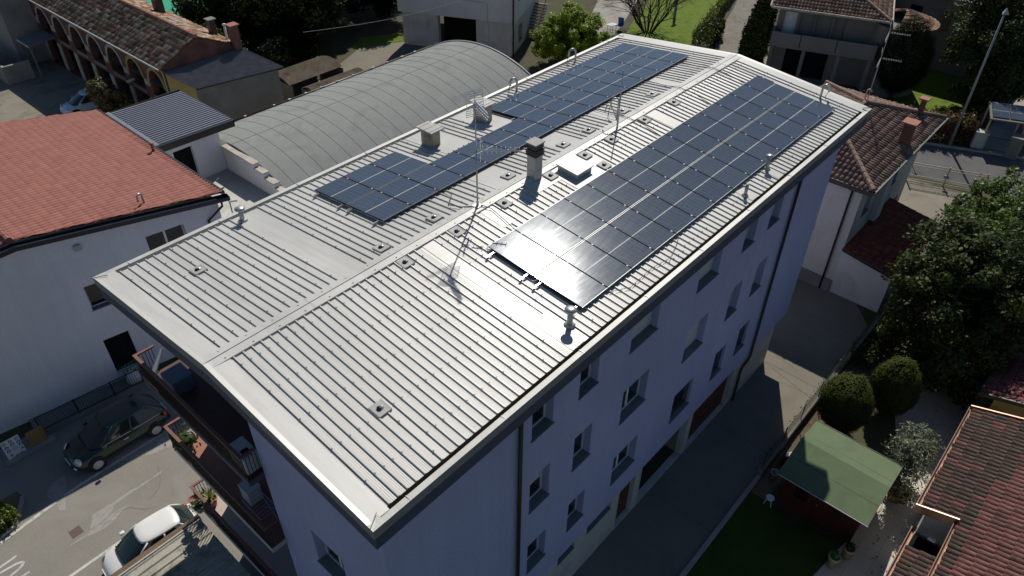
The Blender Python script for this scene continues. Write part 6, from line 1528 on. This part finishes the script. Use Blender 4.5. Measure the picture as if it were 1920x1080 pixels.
hedge('dark leafy shrubs growing between the magnolia and the garden wall', [(23.3,-9.0),(26.5,-9.2),(31.5,-9.4)], .45, .9, 2500, 'lf_mid', 56, .14)
hedge('scrubby plants beside the outside stair of the white block', [(45.5,27.5),(49,27.9)], .5, 1.0, 1600, 'lf_olive', 57, .16)
# bare winter tree
bt = thing('bare_tree', 'leafless many-stemmed dark tree on the lawn by the blue chair', 'tree', (54.5,24.0,0)); b = MB(); rb_ = random.Random(12)
def twig(p, d, l, r_, lv):
    q = p+d*l; m_ = p.lerp(q, .5)+Vector((rb_.uniform(-.06,.06),rb_.uniform(-.06,.06),rb_.uniform(-.03,.06)))*l; b.tube([p,m_,q], [r_,r_*.8,r_*.6], 4 if lv > 1 else 3, 0, False)
    if lv == 0: return
    for i in range(3 if lv > 1 else 4):
        a = rb_.uniform(0,2*PI); s_ = rb_.uniform(.45,.85); o_3 = d.orthogonal().normalized(); o_4 = d.cross(o_3); e_ = (d+(o_3*math.cos(a)+o_4*math.sin(a))*s_+Vector((0,0,.12))).normalized(); twig(p.lerp(q, rb_.uniform(.55,1)), e_, l*rb_.uniform(.62,.85), r_*.55, lv-1)
for i in range(16):
    a = 2*PI*i/11; twig(Vector((54.5+.35*math.cos(a),24.0+.35*math.sin(a),0)), Vector((math.cos(a)*.62,math.sin(a)*.62,.9)).normalized(), 2.5, .075, 4)
b.build('branches', plain('dark_twig', (.03,.024,.02), .9), bt)
ps = MB(); ps.box(59.8,24.3,0,60.0,24.5,2.4); ps.box(59.5,24.25,2.401,60.3,24.55,2.5); o = ps.build('blue_post', plain('post_blue', (.22,.26,.34), .6)); tag(o, 'pale blue post standing on the lawn behind the bare tree', 'post')

# ------------------------------------------------------------------ garden side of the alley
M['lawn_dark'] = rough_mat('shaded_lawn', [(.03,.06,.008),(.05,.085,.012)], 1.2, 30, .95, .8, .04)  # darker copy of the lawn, its shade put into the green
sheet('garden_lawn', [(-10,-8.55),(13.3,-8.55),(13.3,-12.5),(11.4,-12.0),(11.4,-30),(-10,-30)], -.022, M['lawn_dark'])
sheet('bed_earth', [(13.3,-8.55),(32,-8.55),(32,-13),(24,-13),(22.5,-10.6),(17,-9.2),(13.3,-9.2)], -.024, M['earth'])
M['pavers'] = tile_floor('garden_pavers', (.30,.26,.21), (.17,.15,.12), 2.0)
M['pavers_pale'] = tile_floor('pale_garden_pavers', (.52,.48,.42), (.32,.29,.25), 1.4)
sheet('garden_paving', [(9.0,-12.0),(11.5,-12.1),(13.5,-12.4),(17.0,-12.45),(17,-13.3),(23.0,-10.9),(28,-12.9),(28,-14.6),(9,-14.6)], -.014, M['pavers_pale'])
lw = thing('alley_kerb', 'long pale concrete kerb between the dark alley and the garden lawn', 'kerb', (6,-8.45,0)); b = MB(); b.box(-10,-8.52,-.05,14.2,-8.36,.16); b.build('kerb_top', M['kerbstone'], lw)
gw2 = thing('garden_fence', 'low wall with a green wire mesh fence between alley and garden', 'fence', (20,-8.4,0)); b = MB(); b.box(14.25,-8.5,-.05,29.5,-8.30,.38); b.build('low_wall', M['grey_wall'], gw2)
M['green_wire'] = plain('green_wire', (.04,.075,.04), .5); b = MB()
for i in range(9): x = 14.4+1.85*i; b.tube([(x,-8.4,.38),(x,-8.4,1.35)], .022, 6)
b.build('post', M['green_wire'], gw2); b = MB()
for i in range(190): x = 14.4+15.0*i/190; b.tube([(x,-8.4,.4),(x,-8.4,1.3)], .0035, 3, 0, False)
for i in range(12): z = .42+.08*i; b.tube([(14.4,-8.4,z),(29.4,-8.4,z)], .0035, 3, 0, False)
b.build('wire_mesh', M['green_wire'], gw2)
wp = MB(); wp.obox((23.0,-8.43,.7), (.35,0,.02), (0,.06,0), (0,0,.04)); wp.obox((22.6,-8.41,.55), (.3,0,.0), (0,.06,0), (0,0,.03)); o = wp.build('plank', plain('weathered_plank', (.30,.28,.17), .85)); tag(o, 'two weathered planks lying on the low wall by the first round topiary', 'plank')
# shed with the green felt roof
sh = thing('garden_shed', 'dark red timber shed with a green felt gable roof', 'shed', (15,-11,0)); M['red_timber'] = rough_mat('dark_red_timber', [(.06,.014,.01),(.085,.02,.014)], 3, 30, .85, .3, .008)
M['green_felt'] = rough_mat('green_roof_felt', [(.115,.158,.088),(.14,.182,.105)], .8, 80, .95, .4, .006, (.105,.14,.08), 1.2)
b = MB(); sw_ = Fr((13.55,-9.55),(0,-1),(1,0)); facade(b, sw_, 0, 3.0, 0, 2.1, [(.5,1.0,.9,1.6),(1.3,2.2,.05,1.95)], .08); b.poly([(16.3,-9.55,0),(16.3,-12.55,0),(16.3,-12.55,2.1),(16.3,-9.55,2.1)])
for y in (-9.55,-12.55): b.poly([(13.55,y,0),(16.3,y,0),(16.3,y,2.1),(14.9,y,2.46),(13.55,y,2.1)])
b.build('wall', M['red_timber'], sh); b = MB(); sw_.box(b, 1.3, 2.2, .06, .08, .05, 1.95); o = b.build('door', M['red_timber'], sh); b = MB(); sw_.box(b, 1.4, 1.45, .03, .06, 1.0, 1.1); b.build('handle', M['alu'], o); b = MB(); sw_.box(b, .5, 1.0, .05, .07, .9, 1.6); b.build('window', M['glass'], sh)
b = MB()
for xa, xb, za_, zb_2 in ((13.05,14.92,2.18,2.58),(14.92,16.62,2.58,2.18)):
    b.add([(xa,-9.32,za_),(xb,-9.32,zb_2),(xb,-12.86,zb_2),(xa,-12.86,za_),(xa,-9.32,za_-.05),(xb,-9.32,zb_2-.05),(xb,-12.86,zb_2-.05),(xa,-12.86,za_-.05)], [(0,3,2,1),(4,5,6,7),(0,1,5,4),(1,2,6,5),(2,3,7,6),(3,0,4,7)])
o = b.build('roof', M['green_felt'], sh); b = MB()
for x, z in ((13.98,2.379),(15.35,2.479)): b.box(x-.008,-12.85,z,x+.008,-9.33,z+.006)
b.box(13.03,-12.88,2.12,13.05,-9.3,2.2); b.box(16.62,-12.88,2.1,16.65,-9.3,2.2); b.build('felt_seams', M['black_trim'], o); b = MB(); b.box(13.0,-12.88,2.15,13.025,-9.3,2.19); b.build('gutter_lip', M['fascia'], o)
M['cream_pot'] = plain('cream_pot', (.42,.38,.25), .7)
for i, (x, y, lb) in enumerate(((12.28,-12.40,'cream tapered planter with a small bright green plant on the paved path'),(13.0,-12.68,'cream tapered planter tucked against the shed corner'))):
    t = pot(lb, x, y, 0, .21, .62, 'cream_pot', 'planter'); rg = np.random.default_rng(60+i); p = rg.normal(size=(160,3))*[.07,.07,.07]+[x,y,.72]; leaves('plant', p, .07, leaf_mat('bright_leaf', [(.03,.14,.03),(.05,.2,.05)], .4) if i == 0 else M['leaf_dark'], t, 60+i)
t = pot('brown square planter of dry grass at the foot of the olive tree', 17.0,-13.1,0,.4,.45,'yellow_wall','planter'); rg = np.random.default_rng(66); p = rg.normal(size=(500,3))*[.22,.22,.1]+[17.0,-13.1,.5]; leaves('plant', p, .10, M['lf_brown'], t, 66)
tk = MB(); rk = random.Random(5); 
for i, (lb, c, m_) in enumerate((('black bucket among the clutter behind the shed',(15.5,-8.95,.0),'black_trim'),('pale plastic tub among the clutter behind the shed',(15.9,-9.05,0),'frame_white'),('grey bucket nearest the open shed end',(14.6,-8.9,0),'zincgrey'))):
    b = MB(); b.lathe([(.13,0),(.18,.32),(.19,.32),(.19,.34),(.16,.34),(.11,.03)], c, 12); o = b.build('bucket', M[m_], None, True); tag(o, lb, 'bucket', 'buckets behind the garden shed')
b = MB()
for i in range(5): b.tube([(15.0+.12*i,-8.75,.05),(14.9+.2*i,-8.9,1.1)], .02, 5)
o = b.build('garden_tools', M['black_trim']); tag(o, 'bundle of dark garden tool handles leaning on the mesh fence behind the shed', 'tools')
cs = thing('garden_stool', 'small white stool in the shade beside the dark red shed wall', 'stool', (13.3,-9.4,0)); b = MB(); b.lathe([(.16,.40),(.17,.44),(.01,.45)], (13.2,-9.35,0), 12); b.build('seat', M['frame_white'], cs)
for a in (0,2.1,4.2): b = MB(); b.tube([(13.2+.1*math.cos(a),-9.35+.1*math.sin(a),.4),(13.2+.17*math.cos(a),-9.35+.17*math.sin(a),0)], .018, 5); b.build('leg', M['frame_white'], cs)
mt_ = MB(); mt_.box(10.2,-14.05,-.008,11.2,-13.75,.012); o = mt_.build('door_mat', plain('ribbed_mat', (.12,.115,.11), .9)); tag(o, 'ribbed grey door mat on the pale paving beside the tiled roof', 'mat')
# ------------------------------------------------------------------ tiled houses at the right edge
dk = [(.062,.042,.035),(.082,.052,.043),(.05,.037,.033),(.09,.055,.046),(.07,.052,.046),(.10,.05,.042),(.062,.045,.037),(.078,.056,.045),(.055,.04,.035),(.086,.06,.05),(.07,.047,.04),(.16,.07,.062)]
rd_ = [(.17,.075,.068),(.19,.085,.078),(.155,.07,.062),(.12,.06,.052),(.18,.08,.072)]
M['copper'] = plain('copper_gutter', (.34,.20,.14), .35, .6, var=.15)
M['plum_tiles'] = tile_mat('brown_plum_tiles', dk, .7, None, (rd_, 4, 17))
nh = thing('near_tiled_house', 'house with brown and red tiles and a copper gutter at the photo edge', 'house', (14,-18,0))
sv = Vector((0,-1,.30)).normalized()
# mask: u runs from the far verge towards -x, v up the slope
tiled('roof', (20.15,-13.98,3.45), (-1,0,0), sv, 6.15, 8.2, M['plum_tiles'], nh, pitch=.215, course=.42, amp=.062, step=.03, seed=71, ns=6, stag=0)
O2 = Vector((20.15,-13.98,3.45))+Vector((-1,0,0))*.215*29
v0 = sv*(.42*3)
tiled('roof', O2+v0, (-1,0,0), sv, 8, 8.2-.42*3, tile_mat('brown_plum_tiles_wing', dk, .7, None, (rd_, 1, -20)), nh, pitch=.215, course=.42, amp=.062, step=.03, seed=72, ns=6)
low = Vector((0,-1,.26)).normalized()
tiled('porch_roof', (12.55,-14.2,2.95), (-1,0,0), low, 6, .95, tile_mat('brown_tiles_porch', dk, .75), nh, pitch=.215, course=.42, amp=.06, step=.03, seed=73, ns=6)
b = MB()
def gut(p, q, w_=.07):
    p = Vector(p); q = Vector(q); d_ = (q-p).normalized(); s_ = Vector((-d_.y,d_.x,0)).normalized(); L_ = (q-p)
    for o_5, h0, h1, t_ in ((s_*w_,-.10,.03,.012),(s_*-w_,-.10,.03,.012)): b.obox((p+q)/2+o_5+Vector((0,0,(h0+h1)/2)), L_*.5, s_*t_, Vector((0,0,(h1-h0)/2)))
    b.obox((p+q)/2+Vector((0,0,-.10)), L_*.5, s_*w_, Vector((0,0,.008)))
gut((20.2,-13.90,3.42),(13.9,-13.90,3.42)); gut((13.88,-15.12,3.78),(6.0,-15.12,3.78)); gut((13.5,-14.12,2.92),(6.0,-14.12,2.92))
b.obox((20.22,-17.8,4.62), (.03,0,0), sv*4.1, Vector((0,.03,.09))); b.obox((13.86,-14.48,3.60), (.02,0,0), Vector((0,-.66,.19)), Vector((0,0,.20)))
b.build('copper_gutter', M['copper'], nh)
b = MB(); b.box(14.0,-21,0,19.9,-14.25,3.35); b.box(6.0,-21,0,13.9,-15.3,3.5); b.box(6,-15.29,0,12.5,-14.35,2.75); b.build('wall', M['cream_wall'], nh)
b = MB(); b.box(12.51,-15.28,.0,13.85,-15.2,3.4); b.box(12.52,-15.19,.0,13.84,-14.2,2.2); b.build('light_well_shade', M['dark'], nh)  # black boxes fill the recess, standing in for its deep shade
b = MB(); b.obox((13.35,-14.75,2.95), (.05,0,0), (0,.12,0), (0,0,.05)); b.build('bracket', M['frame_white'], nh)
M['plum2'] = tile_mat('plum_red_tiles', [(.22,.075,.065),(.26,.095,.085),(.19,.07,.065),(.24,.10,.095),(.16,.06,.06)], .7)
fh = thing('far_tiled_house', 'house with plum red tiles behind the olive green awning', 'house', (27,-17,0)); sv2 = Vector((0,-1,.26)).normalized()
tiled('roof', (33.5,-13.98,2.98), (-1,0,0), sv2, 11.6, 7, M['plum2'], fh, pitch=.215, course=.42, amp=.06, step=.03, seed=75, ns=5)
b = MB(); b.tube([(33.5,-13.92,2.95),(21.85,-13.92,2.95)], .07, 6); b.obox((21.85,-17.3,3.85), (.04,0,0), sv2*3.5, Vector((0,.03,.09))); b.build('gutter', M['black_trim'], fh); b = MB(); b.box(22.4,-20,0,33.2,-14.5,2.9); b.build('wall', M['yellow_wall'], fh)
aw = thing('olive_awning', 'plain olive green awning between the two tiled houses', 'awning', (21,-15.5,0)); b = MB(); b.obox((21.1,-16.4,2.3), (.95,0,0), (0,1.75,0), (0,0,.02)); b.build('awning_cloth', rough_mat('olive_cloth', [(.16,.145,.05),(.19,.17,.06)], 2, 60, .9, .1, .003), aw); b = MB()
for x, y in ((20.3,-14.75),(21.95,-14.75)): b.box(x-.03,y-.03,0,x+.03,y+.03,2.28)
b.build('post', M['black_trim'], aw)
wpn = MB()
for i in range(16): wpn.box(21.4+.07*i,-14.3,.0,21.45+.07*i,-14.27,1.5+.06*(i % 3))
o = wpn.build('slat_screen', plain('grey_slats', (.35,.32,.28), .8)); tag(o, 'weathered grey slat screen beside the olive awning', 'screen')
t = pot('bright green plant pot by the slat screen', 21.0,-14.3,0,.22,.5,'green_court','plant pot')
pb_ = thing('raised_bed', 'timber edged planting bed with patchy grass beside the plum red roof', 'raised bed', (27.4,-13.5,0)); b = MB()
for q in ((26.5,-13.9,28.3,-13.8),(26.5,-13.2,28.3,-13.1),(26.5,-13.79,26.6,-13.21),(28.2,-13.79,28.3,-13.21)): b.box(q[0],q[1],-.02,q[2],q[3],.32)
b.build('bed_edge', M['stone'], pb_); b = MB(); b.box(26.6,-13.8,-.02,28.2,-13.2,.24); b.build('bed_soil', M['lawn'], pb_)
# fallen leaves and grit nobody could count
rl_ = np.random.default_rng(90); P_ = []
for (x0, x1, y0, y1, k) in ((14.5,27,-8.28,-8.0,160),(17.5,24,-14.0,-10.8,170),(20,31,-10.8,-8.6,300),(13,16.5,-14.3,-13.2,30)):
    P_.append(np.stack([rl_.uniform(x0,x1,k), rl_.uniform(y0,y1,k), np.full(k,.006)], 1))
P_ = np.concatenate(P_); o = leaves('leaf_litter', P_, .05, M['lf_brown'], None, 91, np.tile([0,0,3.0],(len(P_),1)), .5, 1.7, None, .3); o['kind'] = 'stuff'
# ------------------------------------------------------------------ overhead wire
b = MB(); b.tube([Vector((23,34,6)).lerp(Vector((40,30.5,6.0)), i/12)+Vector((0,0,-.5*math.sin(PI*i/12))) for i in range(13)], .012, 4); b.build('overhead_wire', M['zincgrey']); tag(bpy.data.objects['overhead_wire'], 'thin overhead wire strung towards the white two storey block', 'wire')

# ------------------------------------------------------------------ light, sky, camera
w = bpy.data.worlds.new('World'); scn.world = w; w.use_nodes = True; t = w.node_tree; bg_ = t.nodes['Background']
sk = t.nodes.new('ShaderNodeTexSky'); sk.sky_type = 'NISHITA'; sk.sun_disc = False; sk.sun_elevation = R(46.2); sk.sun_rotation = R(90-30.4); sk.air_density = 1.0; sk.dust_density = .3; sk.ozone_density = 1.8
hs = t.nodes.new('ShaderNodeHueSaturation'); hs.inputs['Saturation'].default_value = 1.08; t.links.new(sk.outputs[0], hs.inputs['Color']); t.links.new(hs.outputs[0], bg_.inputs[0]); bg_.inputs[1].default_value = .058
sd = bpy.data.lights.new('sun', 'SUN'); sd.energy = 4.2; sd.angle = R(.53); sd.color = (1,.945,.85)
so = bpy.data.objects.new('sun', sd); COL.objects.link(so)
el, az = R(46.2), R(30.4); dsun = Vector((math.cos(el)*math.cos(az), math.cos(el)*math.sin(az), math.sin(el)))
so.rotation_euler = dsun.to_track_quat('Z', 'Y').to_euler(); so.location = dsun*80
cam = bpy.data.cameras.new('camera'); co_ = bpy.data.objects.new('camera', cam); COL.objects.link(co_); scn.camera = co_
cam.sensor_width = 36; cam.lens = 1399.28/1920*36; cam.clip_end = 2000; cam.clip_start = .3
rv, uv_, wv = Vector((.665266,-.746565,.007831)), Vector((.466224,.4236,.776658)), Vector((.583143,.513033,-.629874))
mw = Matrix(((rv.x,uv_.x,-wv.x,-7.454555),(rv.y,uv_.y,-wv.y,-13.454674),(rv.z,uv_.z,-wv.z,26.018903),(0,0,0,1))); co_.matrix_world = mw
scn.view_settings.view_transform = 'Standard'; scn.view_settings.look = 'None'; scn.view_settings.gamma = 1; scn.view_settings.exposure = 0
scn.cycles.max_bounces = 6; scn.cycles.diffuse_bounces = 1; scn.cycles.transparent_max_bounces = 6
